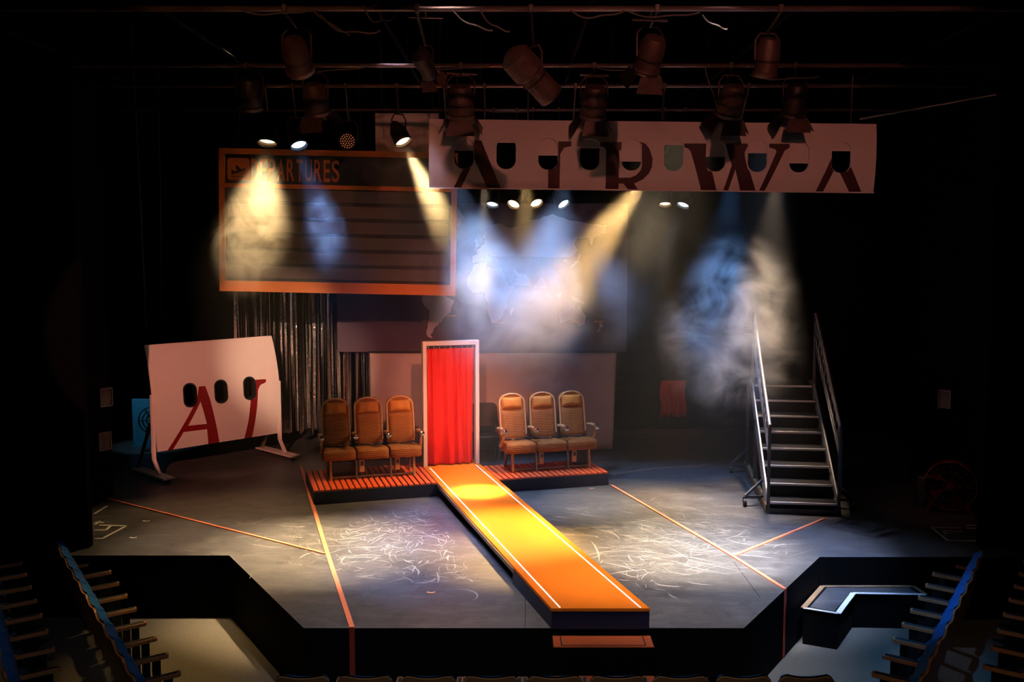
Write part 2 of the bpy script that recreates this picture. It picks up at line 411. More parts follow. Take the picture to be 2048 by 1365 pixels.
strip('floor_strip', [D_, E_, F_], .04, 'coral strip from the smaller slatted platform to the slanted apron edge', (.84, -.535, 0))
strip('floor_strip', [fl(1648, 1039), E_ + Vector((.03, 0, 0))], .035, 'short coral strip running from the boarding stairs')

# white tape marks
def tapemark(name, segs, wd, label):
    o0 = fl(*segs[0][0]); root = empty(name, o0, 0, label, 'floor marking')
    for a, b_ in segs:
        a, b_ = fl(*a) - o0, fl(*b_) - o0
        MB().bar(a + Vector((0, 0, .002)), b_ + Vector((0, 0, .002)), wd, .003).build('tape_length', M['tape_white'], root)
tapemark('tape_outline', [((190, 1078), (205, 1078)), ((205, 1078), (252, 1053)), ((252, 1053), (198, 1051)), ((189, 1061), (212, 1061)), ((212, 1061), (221, 1053)), ((190, 1045), (207, 1046)), ((190, 1050), (200, 1043)), ((188, 1029), (214, 1013))], .035, 'white tape outline on the floor beside the black masking flat')
tapemark('tape_outline', [((1863, 1056), (1922, 1057)), ((1863, 1055), (1895, 1082)), ((1895, 1082), (1958, 1083)), ((1932, 1052), (1952, 1052)), ((1932, 1057), (1952, 1058)), ((1888, 1062), (1925, 1064)), ((1888, 1068), (1918, 1066)), ((1888, 1062), (1890, 1071))], .03, 'white tape outline on the floor below the red fan')
# petals / paper scraps
for (px, py, lab) in ((862, 1187, 'orange paper scrap among the chalky scuffs beside the runway'), (1183, 978, 'orange bent paper scrap in front of the slatted platform nearer the stairs'), (266, 1077, 'pale paper scrap below the coral strip'), (292, 1044, 'pale paper scrap above the coral strip')):
    p = fl(px, py); b = MB()
    b.grid(lambda u, v: ((u - .5) * .09, (v - .5) * .035 + .02 * (u - .5) ** 2, .004 + .014 * abs(u - .5)), 6, 2)
    o = b.build('paper_scrap', M['debris'] if 'orange' in lab else M['tape_white'], smooth=True); o.location = p
    s = o.modifiers.new('solid', 'SOLIDIFY'); s.thickness = .002
    tag(o, lab, 'scrap')

pa, pb = fl(1226, 950), fl(1420, 931)
o = MB().tube([Vector((0, 0, .008)), (pb - pa) * .5 + Vector((0, .12, .008)), (pb - pa) + Vector((0, 0, .008))], .006, 6).build('floor_cable', M['rope']); o.location = pa
tag(o, 'thin pale cable lying on the floor behind the slatted platform', 'cable')
for (xa, ya), (xb, yb) in (((1051, 1190), (1050, 1256)), ((1468, 1125), (1520, 1196))):
    p, q = fl(xa, ya), fl(xb, yb); MB().bar(p + Vector((0, 0, .0006)), q + Vector((0, 0, .0006)), .005, .001).build('floor_seam', M['black'], stage)
# lower step at the slanted apron edge: black landing edged in white tape
stp = empty('side_step', (3.28, 10.92, HOUSE), 0, 'black chevron-shaped side step edged with white tape', 'step')
SP = [(3.282, 10.92), (3.72, 11.64), (4.80, 11.64), (4.84, 11.36), (4.005, 11.40), (3.616, 10.752)]
sp = [(x - 3.28, y - 10.92) for x, y in SP]
MB().prism([sp], lambda u, v, t: (u, v, t), .0, .41).build('step_body', M['black'], stp)
inner = [(3.36, 10.95), (3.76, 11.60), (4.74, 11.60), (4.77, 11.40), (3.985, 11.44), (3.60, 10.83)]
MB().prism([[(x - 3.28, y - 10.92) for x, y in inner]], lambda u, v, t: (u, v, t), .41, .414).build('step_tread', M['floor'], stp)
for a, b_, wd, m_ in ((5, 4, .06, 'tape_white'), (4, 3, .04, 'tape_white'), (0, 5, .035, 'tape_white'), (0, 1, .06, 'timber'), (1, 2, .06, 'timber'), (2, 3, .05, 'timber')):
    p, q = Vector((*sp[a], .418)), Vector((*sp[b_], .418)); c = Vector((.45, .42, .418)); mid = (p + q) / 2
    off = (c - mid) * 0.0
    MB().bar(p + off, q + off, wd, .008).build('edge_tape' if m_ == 'tape_white' else 'edge_trim', M[m_], stp)

# front steps below the runway
fs = empty('front_steps', (.87, 9.43, HOUSE), 0, 'black steps with orange treads at the foot of the runway', 'steps')
for zt, y0, y1 in ((-.08, -.29, 0), (-.36, -.57, -.29), (-.60, -.85, -.57)):
    MB().box((.0, (y0 + y1) / 2, (zt + .77) / 2), (.97, y1 - y0, zt + .77)).build('riser_box', M['black'], fs)
    t = MB().box((0, (y0 + y1) / 2, zt + .77 + .004), (.95, y1 - y0 - .01, .008)).build('orange_tread', M['treadshade'], fs)
    for dx, dy, wx, wy in ((-.40, 0, .012, y1 - y0 - .06), (.40, 0, .012, y1 - y0 - .06), (0, -(y1 - y0) / 2 + .04, .81, .012)):
        MB().box((dx, (y0 + y1) / 2 + dy, zt + .77 + .0095), (wx, wy, .003)).build('inlay_line', M['dark'], t)

# ------------------------------------------------------------------ runway set (its own axes)
RO, RA = Vector((.86, 9.40, 0)), R(16.1)
def setE(name, lx, ly, z, label, cat, rz=0.0, group=None):
    p = Matrix.Rotation(RA, 3, 'Z') @ Vector((lx, ly, 0)) + RO
    return empty(name, (p.x, p.y, z), RA + rz, label, cat, group)
ST = .21; k = math.tan(RA)
run = setE('runway', 0, 0, 0, 'long orange runway with white dotted edge lights and navy sides', 'runway')
hw = .458
MB().prism([[(-hw, hw * k), (hw, -hw * k), (hw, 6.95), (-hw, 6.95)]], lambda u, v, t: (u, v, t), ST - .03, ST).build('deck', M['orange'], run)
MB().prism([[(-hw + .002, hw * k + .004), (hw - .002, -hw * k + .004), (hw - .002, 1.5), (-hw + .002, 1.5)]], lambda u, v, t: (u, v, t), 0, ST - .03).build('front_box', M['navy'], run)
MB().box((0, 4.2, .09), (.74, 5.4, .18)).build('underframe', M['dark'], run)
MB().box((-hw - .006, 4.2, ST - .045), (.012, 5.5, .05)).build('edge_trim', M['timber'], run)
for x in (-.375, .375):
    b = MB(); y0 = -x * k + .01
    b.box((x, (y0 + 6.5) / 2, ST + .0015), (.012, 6.5 - y0, .003))
    n_ = 150
    for i in range(n_): b.lathe((x, y0 + .02 + (6.45 - y0) * i / n_, ST + .003), (0, 0, 1), [(0, .011), (.006, .008)], 6, (False, True))
    o = b.build('edge_light_strip', M['led'], run, recalc=False); o['kind'] = 'stuff'

def platform(lx0, lx1, ly0, ly1, label):
    cx, cyy = (lx0 + lx1) / 2, (ly0 + ly1) / 2
    e = setE('seat_platform', cx, cyy, 0, label, 'platform'); W, D = lx1 - lx0, ly1 - ly0
    MB().box((0, 0, (ST - .025) / 2), (W, D, ST - .025)).build('platform_box', M['navy'], e)
    n = int(round(W / .087)); p = W / n; first = None
    for i in range(n):
        if first is None:
            first = MB().box((0, 0, 0), (p - .022, D - .006, .025)).build('plank', M['plank'], e, bevel=.002, seg=1); o = first
        else:
            o = first.copy(); COL.objects.link(o)
        o.location = (-W / 2 + p * (i + .5), 0, ST - .0125)
    return e
platform(-2.27, -.462, 5.50, 6.85, 'low platform of red slats under the seats nearer the foil curtain')
platform(.462, 2.24, 5.45, 6.40, 'low platform of red slats under the seats nearer the boarding stairs')

# curtained portal
por = setE('curtained_portal', 0, 6.62, ST, 'pale wooden doorway frame standing at the head of the runway', 'portal')
PH = 2.0
for x in (-.425, .425): MB().box((x, 0, PH / 2), (.06, .12, PH)).build('jamb', M['frame'], por, bevel=.004)
MB().box((0, 0, PH - .035), (.79, .12, .07)).build('lintel', M['frame'], por, bevel=.004)
MB().tube([(-.395, .0, PH - .11), (.395, .0, PH - .11)], .012, 8).build('curtain_rail', M['rim'], por)
cur = setE('door_curtain', 0, 6.63, ST, 'red pleated satin curtain filling the pale doorway', 'curtain')
def curt(u, v):
    x = (u - .5) * .76 * (1 - .02 * math.sin(v * 3)) - .02 * (1 - v) * (u > .9)
    a = (u + .06 * math.sin(u * 9)) * 2 * math.pi * 4.0
    y = .030 * math.sin(a + .5 * math.sin(v * 4)) * (.45 + .7 * (1 - v)) + .007 * math.sin(a * 2.3 + v * 2) + .010 * math.sin(v * 9 + u * 7) * (1 - v)
    z = .01 + v * (PH - .13) + .006 * math.sin(u * 40) * (v > .98)
    if v < .02: z += .015 * math.sin(u * 17) ** 2
    return (x, y - .015, z)
o = MB().grid(curt, 110, 36).build('curtain_cloth', M['redcloth'], cur, smooth=True, recalc=False)
s = o.modifiers.new('solid', 'SOLIDIFY'); s.thickness = .004
for i in range(9):
    MB().lathe((-.36 + i * .09, -.014, PH - .11), (1, 0, 0), [(-.006, .02), (.006, .02)], 10, (True, True)).build('curtain_ring', M['chrome'], cur)

# ------------------------------------------------------------------ airline benches
def rounded_rect(w, h, rad, n=5, x0=0, y0=0):
    pts = []
    for cx, cy_, a0 in ((w / 2 - rad, h / 2 - rad, 0), (-w / 2 + rad, h / 2 - rad, 90), (-w / 2 + rad, -h / 2 + rad, 180), (w / 2 - rad, -h / 2 + rad, 270)):
        for i in range(n + 1):
            a = R(a0 + 90 * i / n); pts.append((x0 + cx + rad * math.cos(a), y0 + cy_ + rad * math.sin(a)))
    return pts
def bench(lx, ly, label, seed):
    r = random.Random(seed)
    e = setE('airline_seat_bench', lx, ly, ST, label, 'seat bench')
    for i, x in enumerate((-.50, 0, .50)):
        # seat cushion: puffy block
        def cush(u, v):
            a = 2 * math.pi * u
            return None
        b = MB()
        prof = [(-.27, .30), (-.285, .36), (-.27, .435), (-.22, .462), (-.05, .455), (.16, .43), (.20, .40), (.20, .33), (.1, .30), (-.1, .285)]
        nx = 10; vs = []
        for j in range(nx + 1):
            t = j / nx * 2 - 1; k_ = 1 - .10 * abs(t) ** 8
            for (y, z) in prof: vs.append((x + t * .238, (y + .03) * k_ - .03, .37 + (z - .37) * k_ + .006 * math.sin(j * 1.7 + i)))
        m = len(prof); fs_ = []
        for j in range(nx):
            for q in range(m): fs_.append((j * m + q, j * m + (q + 1) % m, (j + 1) * m + (q + 1) % m, (j + 1) * m + q))
        fs_.append(tuple(range(m))); fs_.append(tuple(reversed(range(nx * m, (nx + 1) * m))))
        b.add(vs, fs_).build('seat_cushion', M['fabric'], e, smooth=True, bevel=.01)
        # backrest: tall rounded shell leaning back, padded front
        th = R(12 + r.uniform(-1.5, 1.5))
        def bk(u, v, t, x=x, th=th):
            return (x + u, .17 + v * math.sin(th) + t * math.cos(th), .42 + v * math.cos(th) - t * math.sin(th))
        out = []
        for uu, vv in rounded_rect(.44, .78, .13, 7, 0, .36): out.append((uu * (1 - .06 * max(0, vv - .35) / .4), vv))
        bb = MB().prism([out], lambda u, v, t: bk(u, v, t), .0, .075).build('backrest', M['fabric'], e, bevel=.018, seg=3)
        # raised rim round the head
        ring = []
        for a in range(0, 25):
            an = math.pi * a / 24; ring.append((.205 * math.cos(an) * (1 if abs(math.cos(an)) < .98 else 1), .60 + .145 * math.sin(an)))
        ring = [(.208, .1)] + ring + [(-.208, .1)]
        MB().tube([bk(u, v, -.004) for u, v in ring], .014, 8).build('rim_tube', M['trimtan'], bb, smooth=True)
        # headrest pillow
        def hd(u, v, x=x, i=i):
            uu, vv = (u - .5) * 2, (v - .5) * 2
            p = max(0, (1 - uu ** 4) * (1 - vv ** 4)) ** .5
            return bk(uu * .165, .60 + vv * .085 + .012 * uu * uu * vv, -.005 - .055 * p - .006 * math.sin(u * 14 + i) * p)
        MB().grid(hd, 18, 12).build('headrest', M['fabric2'], bb, smooth=True, recalc=False)
        # padded centre of the back
        def pd(u, v, x=x):
            uu, vv = (u - .5) * 2, (v - .5) * 2
            p = max(0, (1 - uu ** 6) * (1 - vv ** 6)) ** .5
            return bk(uu * .185, .255 + vv * .245, -.004 - .035 * p * (1 - .35 * (1 - uu * uu)))
        MB().grid(pd, 16, 12).build('back_pad', M['fabric'], bb, smooth=True, recalc=False)
        # belt with buckle
        MB().tube([(x - .2, .13, .47), (x - .1, .02 + r.uniform(-.03, .03), .475), (x, -.02, .47), (x + .1, .03, .475), (x + .2, .13, .47)], .012, 6).build('seat_belt', M['belt'], e)
        MB().box((x + r.uniform(-.08, .08), -.01, .487), (.05, .035, .015)).build('belt_buckle', M['chrome'], e, bevel=.003)
    for x in (-.755, -.25, .25, .755):
        a = empty('arm', (0, 0, 0)); a.parent = e
        MB().tube([(x, .20, .62), (x, .05, .645), (x, -.14, .645)], [.026, .028, .03], 10).build('armrest', M['trimtan'], a, smooth=True)
        MB().lathe((x, -.13, .642), (0, -1, 0), [(0, .034), (.03, .044), (.07, .044), (.092, .034), (.10, .014)], 14, (True, True)).build('chrome_cap', M['chrome'], a, smooth=True)
        if abs(x) > .7:
            MB().tube([(x, -.12, .63), (x, -.10, .50), (x, -.02, .40), (x - .02 * (x > 0) + .02 * (x < 0), .12, .36)], [.018, .022, .03, .03], 8).build('arm_bracket', M['trimtan'], a, smooth=True)
    MB().tube([(-.74, -.12, .29), (.74, -.12, .29)], .022, 8).build('front_beam', M['steel'], e)
    MB().tube([(-.74, .12, .29), (.74, .12, .29)], .022, 8).build('rear_beam', M['steel'], e)
    for x in (-.63, .63):
        MB().bar((x, -.17, .29), (x, -.20, 0), .035, .05).build('leg', M['trimtan'], e, bevel=.004)
        MB().bar((x, .14, .29), (x, .24, 0), .035, .05).build('leg', M['steel'], e, bevel=.004)
    for x in (-.25, .27): MB().bar((x, -.17, .29), (x, -.21, 0), .03, .06).build('leg', M['steel'], e, bevel=.004)
    MB().box((0, -.19, .035), (1.3, .025, .025)).build('foot_rail', M['steel'], e)
    for x in (-.17, .37): 
        bx_ = MB().box((x, -.21, .20), (.075, .04, .19)).build('control_box', M['trimtan'], e, bevel=.006)
        MB().box((x, -.232, .24), (.04, .004, .06)).build('control_screen', M['rim'], bx_)
    MB().box((-.42 if lx < 0 else .55, .06, .13), (.36 if lx < 0 else .2, .28, .24)).build('under_seat_box', M['rim'], e, bevel=.01)
    return e
bench(-1.33, 6.27, 'three tan airline seats beside the foil curtain, joined on one frame', 1)
bench(1.43, 6.03, 'three tan airline seats nearer the boarding stairs, joined on one frame', 2)

# black chair behind the portal
ch = empty('stacking_chair', at(972, 880, 17.0), R(10), 'black plastic chair half hidden behind the doorway frame', 'chair')
ch.location.z = 0
def cback(u, v, t): return (u, .2 + .12 * v + t, .78 + v)
MB().prism([rounded_rect(.46, .40, .09, 5)], cback, 0, .03).build('backrest', M['rim'], ch, bevel=.008)
MB().box((0, 0, .45), (.46, .44, .05)).build('seat', M['rim'], ch, bevel=.015)
for sx in (-.2, .2):
    MB().tube([(sx, -.18, .44), (sx, -.22, 0)], .012, 8).build('leg', M['steel'], ch)
    MB().tube([(sx, .26, .8), (sx, .19, .45), (sx, .26, 0)], .012, 8).build('leg', M['steel'], ch)

# ------------------------------------------------------------------ map backcloth, pale cloth, foil curtain
YM = 17.9
mapo = empty('map_backcloth', (-.55, YM, 1.80), 0, 'dark purple world map backcloth with pale continents', 'backdrop')
def mw(u, v, t): return (u, t, v)
MX0, MX1, MZ1 = -3.14, 2.06, 4.45
MB().box(((MX0 + MX1) / 2 + .55, .02, (MZ1 - 1.80) / 2), (MX1 - MX0, .03, MZ1 - 1.80)).build('map_sheet', M['map'], mapo)
LL = {
 'south_america': [(-77,8),(-72,12),(-62,10),(-52,5),(-50,0),(-44,-2),(-35,-6),(-36,-10),(-39,-14),(-40,-21),(-45,-24),(-49,-27),(-53,-33),(-58,-35),(-57,-38),(-62,-39),(-65,-43),(-66,-47),(-69,-51),(-66,-55),(-72,-53),(-75,-48),(-73,-40),(-71,-30),(-70,-19),(-76,-14),(-81,-5),(-79,2)],
 'north_america': [(-168,66),(-156,71),(-128,70),(-110,68),(-95,72),(-82,68),(-78,74),(-62,66),(-78,62),(-94,59),(-82,52),(-78,60),(-65,59),(-56,52),(-66,45),(-75,38),(-81,31),(-80,25),(-84,30),(-97,28),(-97,20),(-90,21),(-87,15),(-83,9),(-86,11),(-95,16),(-105,20),(-112,30),(-121,35),(-124,43),(-132,54),(-150,60),(-165,55),(-158,60)],
 'greenland': [(-70,77),(-55,82),(-30,83),(-20,76),(-25,70),(-42,61),(-52,66),(-56,74)],
 'africa': [(-6,35),(10,37),(11,33),(20,31),(32,31),(37,21),(43,12),(51,12),(46,4),(40,-4),(40,-15),(35,-20),(35,-25),(30,-31),(25,-34),(19,-35),(15,-27),(12,-17),(13,-9),(9,-1),(9,4),(4,6),(-8,4),(-14,9),(-17,15),(-16,21),(-11,28)],
 'eurasia': [(-9,43),(-1,44),(-4,48),(3,51),(9,55),(10,58),(6,60),(11,64),(20,70),(30,71),(42,67),(60,69),(72,73),(85,74),(104,78),(128,73),(160,70),(180,69),(178,63),(163,59),(160,52),(155,59),(140,59),(135,54),(140,48),(130,42),(128,36),(122,40),(119,37),(122,30),(117,23),(108,21),(109,12),(103,10),(103,2),(99,9),(95,16),(89,22),(80,14),(77,8),(72,20),(66,25),(57,26),(48,30),(56,22),(52,16),(44,13),(38,22),(34,30),(36,36),(27,37),(26,40),(21,37),(19,41),(13,45),(18,40),(15,38),(9,44),(3,42),(-2,37),(-9,37)],
 'australia': [(114,-22),(122,-18),(130,-12),(136,-12),(136,-16),(140,-17),(143,-11),(146,-19),(153,-26),(150,-37),(144,-39),(138,-34),(131,-31),(124,-33),(115,-35)],
 'new_zealand': [(172,-34),(178,-38),(174,-41),(171,-46),(167,-46),(172,-41)],
 'japan': [(130,32),(136,34),(141,37),(145,44),(141,45),(139,38),(132,35)],
 'britain': [(-5,50),(1,52),(-3,58),(-6,57),(-4,54)],
 'madagascar': [(44,-24),(47,-25),(50,-15),(44,-17)],
 'borneo': [(109,1),(113,3),(117,7),(118,1),(115,-4),(110,-2)],
 'sumatra': [(95,5),(100,2),(106,-5),(103,-5),(98,0)],
 'new_guinea': [(131,-1),(138,-2),(147,-6),(150,-10),(143,-9),(138,-8),(133,-4)]}
for nm, pts in LL.items():
    q = []
    m = len(pts)
    for i, (lo, la) in enumerate(pts):
        for t in (0, .33, .66):
            l2, a2 = pts[(i + 1) % m]; lo_, la_ = lo + (l2 - lo) * t, la + (a2 - la) * t
            if t: lo_ += rnd.uniform(-.9, .9); la_ += rnd.uniform(-.9, .9)
            la2 = la_ if la_ < 0 else la_ * (1 + la_ / 230)
            q.append((-.594 + .0126 * lo_ + .55, 2.81 + .01395 * la2 - 1.80))
    MB().prism([q], mw, 0, -.004).build('continent', M['land'], mapo)
for (px, py, L) in ((854, 643, 17), (900, 632, 22), (1152, 644, 26), (1198, 644, 20), (996, 646, 22)):
    p = at(px, py, YM) - Vector((-.55, YM, 1.80)); b = MB(); x = -L / 2
    while x < L / 2:
        wd = rnd.uniform(1.2, 2.2); b.box((p.x + (x + wd / 2) * .009, -.005, p.z + .002), (wd * .0075, .003, rnd.uniform(.018, .026))); x += wd + .5
    o = b.build('place_text', M['maptext'], mapo); o['kind'] = 'stuff'
for xx in (-2.3, 0, 2.3): MB().tube([(xx, .02, MZ1 - 1.80), (xx, .02, 7.5 - 1.80)], .006, 6).build('hanging_wire', M['can'], mapo)
pc = empty('pale_backcloth', (-.5, YM - .06, 0), 0, 'pale cloth hanging below the world map, behind the seats', 'backdrop')
def plc(u, v):
    x = -2.05 + u * 4.42; z = .03 + v * 1.79
    return (x - .05 * (1 - v) * (u > .97), -.03 + .012 * math.sin(u * 34) * (1 - v * .6) + .02 * math.sin(u * 9 + v * 3) * (1 - v), z)
o = MB().grid(plc, 80, 12).build('cloth_sheet', M['cloth'], pc, smooth=True, recalc=False)
s = o.modifiers.new('solid', 'SOLIDIFY'); s.thickness = .006
MB().box((.16, -.05, 1.81), (4.46, .03, .03)).build('batten', M['dark'], pc)

fc = empty('foil_curtain', (-3.80, 18.08, 0), 0, 'shiny silver foil strip curtain hanging below the departures board', 'foil curtain')
b = MB(); r = random.Random(11)
for i in range(95):
    x = -1.24 + 2.54 * (i + r.uniform(-.4, .4)) / 95; wd = r.uniform(.018, .055); ph = r.uniform(0, 6.28); yy = r.uniform(-.05, .06); tw = r.uniform(.3, 2.2) * r.choice((-1, 1)); z1 = 3.6; z0 = .28 + r.uniform(-.04, .1); wv = r.uniform(.002, .010)
    def st(u, v):
        z = z0 + (z1 - z0) * v; a = ph + tw * math.sin(v * 2.2 + ph) * .6
        cx_ = x + wv * math.sin(v * 9 + ph)
        return (cx_ + (u - .5) * wd * math.cos(a), yy + (u - .5) * wd * math.sin(a) + .004 * math.cos(v * 12 + ph * 3), z)
    b.grid(st, 1, 14)
o = b.build('foil_strip', M['foil'], fc, smooth=False, recalc=False); o['kind'] = 'stuff'
MB().tube([(-1.25, 0, 3.6), (1.3, 0, 3.6)], .02, 8).build('hanging_bar', M['can'], fc)
for xx in (-1.1, 1.1): MB().tube([(xx, 0, 3.6), (xx, 0, 7.5)], .006, 6).build('hanging_wire', M['can'], fc)

# ------------------------------------------------------------------ departures board
bd = empty('departures_board', at(441, 582, 15.6), 0, 'orange framed departures board hanging above the foil curtain', 'sign')
bd.rotation_euler = (0, R(1.2), 0)
BW, BH = 3.665, 2.195
def bx3(x0, x1, z0, z1, y0, y1): return MB().box(((x0 + x1) / 2, (y0 + y1) / 2, (z0 + z1) / 2), (x1 - x0, y1 - y0, z1 - z0))
bx3(.02, BW - .02, .02, BH - .02, 0, .05).build('back_panel', M['boardblack'], bd)
FW = .085
for nm, a in (('frame_stile', (0, FW, 0, BH)), ('frame_stile', (BW - FW, BW, 0, BH)), ('frame_rail', (FW, BW - FW, BH - .085, BH)), ('frame_rail', (FW, BW - FW, 0, .165)), ('frame_rail', (FW, BW - FW, 1.60, 1.665))):
    bx3(*a, -.05, .06).build(nm, M['boardframe'], bd)
for i in range(6):
    z1 = 1.585 - i * .238
    bx3(FW + .03, BW - FW - .03, z1 - .185, z1, -.02, 0).build('row_slat', M['boardrow'], bd, bevel=.006)
ic = MB().prism([rounded_rect(.335, .335, .045, 5, .29, 1.885)], mw, -.012, 0).build('flight_symbol', M['boardframe'], bd)
pl = [(.19,1.80),(.185,1.865),(.20,1.875),(.225,1.845),(.275,1.858),(.245,1.935),(.27,1.945),(.335,1.88),(.385,1.897),(.40,1.885),(.39,1.868),(.28,1.825)]
MB().prism([pl], mw, -.016, -.011).build('plane_mark', M['boardblack'], ic)
bx3(.175, .375, 1.765, 1.775, -.016, -.011).build('ground_line', M['boardblack'], ic)
def text_obj(txt, name, m, parent, x, z, w_, h_, y=-.012):
    c = bpy.data.curves.new(name, 'FONT'); c.body = txt; c.extrude = .004; c.offset = .012
    t = bpy.data.objects.new(name, c); COL.objects.link(t)
    dg = bpy.context.evaluated_depsgraph_get(); me = bpy.data.meshes.new_from_object(t.evaluated_get(dg)); bpy.data.objects.remove(t)
    xs = [v.co.x for v in me.vertices]; ys = [v.co.y for v in me.vertices]
    x0, x1, y0, y1 = min(xs), max(xs), min(ys), max(ys)
    for v in me.vertices:
        v.co = Vector((x + (v.co.x - x0) / (x1 - x0) * w_, y - v.co.z, z + (v.co.y - y0) / (y1 - y0) * h_))
    me.materials.clear(); me.materials.append(m); o = bpy.data.objects.new(name, me); COL.objects.link(o); o.parent = parent
    return o
ws = {'D': .12, 'E': .105, 'P': .115, 'A': .125, 'R': .125, 'T': .115, 'U': .115, 'S': .125}
x = .485
for chh in 'DEPARTURES':
    text_obj(chh, 'letter', M['boardframe'], bd, x, 1.715, ws[chh] * .92, .335); x += ws[chh] + .022
for xx in (.3, BW - .3): MB().tube([(xx, .03, BH), (xx, .03, BH + 2.4)], .006, 6).build('hanging_wire', M['can'], bd)

# ------------------------------------------------------------------ hanging AIRWA sign
sgn = empty('fuselage_sign', (-1.068, 13.0, 4.457), 0, 'long pink-lit fuselage sign lettered AIRWA with shaded cabin windows', 'sign')
sgn.rotation_euler = (0, R(.63), 0)
SW, SH = 5.72, .866
WIN = [(.447, .30), (.989, .30), (1.525, .30), (2.059, .30), (2.593, .30), (3.132, .30), (3.668, .30), (4.204, .30), (4.736, .30), (5.275, .30)]
wz = .437; wins = [rounded_rect(.248, .395, .115, 7, x, wz) for x, _ in WIN]
def bow(c): # gentle fuselage bulge
    return Vector((c.x, c.y - .05 * (1 - ((c.z - .43) / .43) ** 2), c.z))
CUTS = [.08 * i for i in range(1, 11)]
MB().prism([[(0, 0), (SW, 0), (SW, SH), (0, SH)]] + [list(reversed(l)) for l in wins], mw, 0, .035).build('sign_panel', M['signpaint'], sgn, cuts=CUTS, warp=bow)
SHADE = [.4725, .576, .42, .518, .356, .57, .427, .479, .356, .518]
for (x, _), zb in zip(WIN, SHADE):
    MB().prism([[(x - .135, zb), (x + .135, zb), (x + .135, .645), (x - .135, .645)]], mw, .036, .046).build('window_shade', M['shade'], sgn, cuts=CUTS, warp=bow)
LET = [[[(0.318,0.003),(0.415,0.003),(0.584,0.358),(0.747,0.003),(0.917,0.003),(0.67,0.596),(0.582,0.595),(0.577,0.543),(0.578,0.335),(0.533,0.258),(0.438,0.23)]],
 [[(1.652,0.596),(1.82,0.598),(1.82,0.539),(1.73,0.519),(1.679,0.436),(1.679,0.003),(1.532,0.003),(1.528,0.237),(1.62,0.262),(1.655,0.362),(1.653,0.555)]],
 [[(2.188,0.594),(2.462,0.597),(2.46,0.497),(2.433,0.49),(2.435,0.148),(2.581,0.149),(2.655,0.18),(2.712,0.24),(2.728,0.3),(2.722,0.567),(2.691,0.601),(2.766,0.582),(2.821,0.509),(2.861,0.39),(2.856,0.286),(2.82,0.204),(2.747,0.129),(2.635,0.075),(2.689,0.003),(2.561,0.003),(2.499,0.073),(2.439,0.073),(2.436,0.003),(2.271,0.003),(2.265,0.495),(2.241,0.532),(2.189,0.539)]],
 [[(3.261,0.588),(3.543,0.591),(3.54,0.418),(3.57,0.25),(3.629,0.237),(3.698,0.003),(3.501,0.003),(3.347,0.486),(3.314,0.524),(3.262,0.539)],
  [(3.796,0.591),(4.072,0.597),(4.074,0.563),(4.036,0.485),(4.041,0.423),(4.078,0.285),(4.11,0.246),(4.201,0.003),(4.004,0.003),(3.925,0.268),(3.85,0.003),(3.787,0.003),(3.877,0.322),(3.799,0.545)],
  [(4.345,0.597),(4.607,0.6),(4.61,0.552),(4.544,0.507),(4.319,0.003),(4.248,0.003),(4.443,0.498),(4.425,0.529),(4.347,0.548)]],
 [[(4.976,0.003),(5.073,0.003),(5.185,0.263),(5.148,0.313),(5.148,0.421)], [(5.268,0.237),(5.406,0.003),(5.563,0.003),(5.402,0.315),(5.361,0.262)]]]
for pieces in LET:
    b = MB()
    for p in pieces: b.prism([p], mw, -.004, .001)
    o = b.build('painted_letter', M['letterdk'], sgn, cuts=CUTS, warp=bow)
MB().box((SW / 2, -.005, -.006), (SW, .05, .014)).build('bottom_batten', M['signpaint'], sgn)
for xx in (.35, 2.0, 3.8, 5.4): MB().tube([(xx, .02, SH), (xx, .02, 1.42 + .011 * xx)], .006, 6).build('hanging_wire', M['steel'], sgn)

# plain grey flat seen behind the lamp between board and sign
gf = empty('hanging_flat', at(815, 275, 15.9)); MB().box((0, 0, 0), (1.0, .03, .75)).build('flat_sheet', M['cloth'], gf)
for xx in (-.4, .4): MB().tube([(xx, 0, .37), (xx, 0, 7.5 - gf.location.z)], .006, 6).build('hanging_wire', M['can'], gf)
tag(gf, 'plain grey flat hanging between the departures board and the lettered sign', 'flat')

# ------------------------------------------------------------------ curved fuselage panel on its stand
PA0, PA1 = Vector((-5.684, 15.65, 0)), Vector((-4.042, 17.35, 0))
PL = (PA1 - PA0).length; pang = math.atan2(PA1.y - PA0.y, PA1.x - PA0.x)
fp = empty('curved_fuselage_flat', PA0, pang, 'curved pale fuselage panel with three portholes and crimson letters on wheeled feet', 'scenery panel')
def pw(c):
    z = c.z; b_ = -.21 * ((z - 1.1)) ** 2 if z > 1.1 else -.10 * ((1.1 - z) / .69) ** 2
    return Vector((c.x, c.y - b_, z))
PC = [.3 + .06 * i for i in range(1, 32)]
pwins = [rounded_rect(.245, .40, .115, 8, x, 1.282) for x in (.648, 1.205, 1.745)]
MB().prism([[(0, .41), (PL - .03, .41), (PL - .03, 2.13), (0, 2.13)]] + [list(reversed(l)) for l in pwins], mw, 0, .03).build('curved_sheet', M['panel'], fp, cuts=PC, warp=pw, smooth=True)
for l, xc in zip(pwins, (.648, 1.205, 1.745)):
    l2 = rounded_rect(.205, .36, .098, 8, xc, 1.282)
    MB().prism([l, list(reversed(l2))], mw, -.006, .10).build('porthole_rim', M['rim'], fp, cuts=PC, warp=pw)
LA = [[(.272,.412),(.362,.412),(.524,.686),(.947,.677),(.995,.412),(1.195,.412),(1.071,.864),(.991,1.184),(.925,1.403),(.812,1.407),(.772,1.242),(.745,1.13),(.69,1.082)], [(.60,.78),(.824,1.159),(.937,.769)]]
MB().prism(LA, mw, -.004, .001).build('letter', M['letter'], fp, cuts=PC, warp=pw)
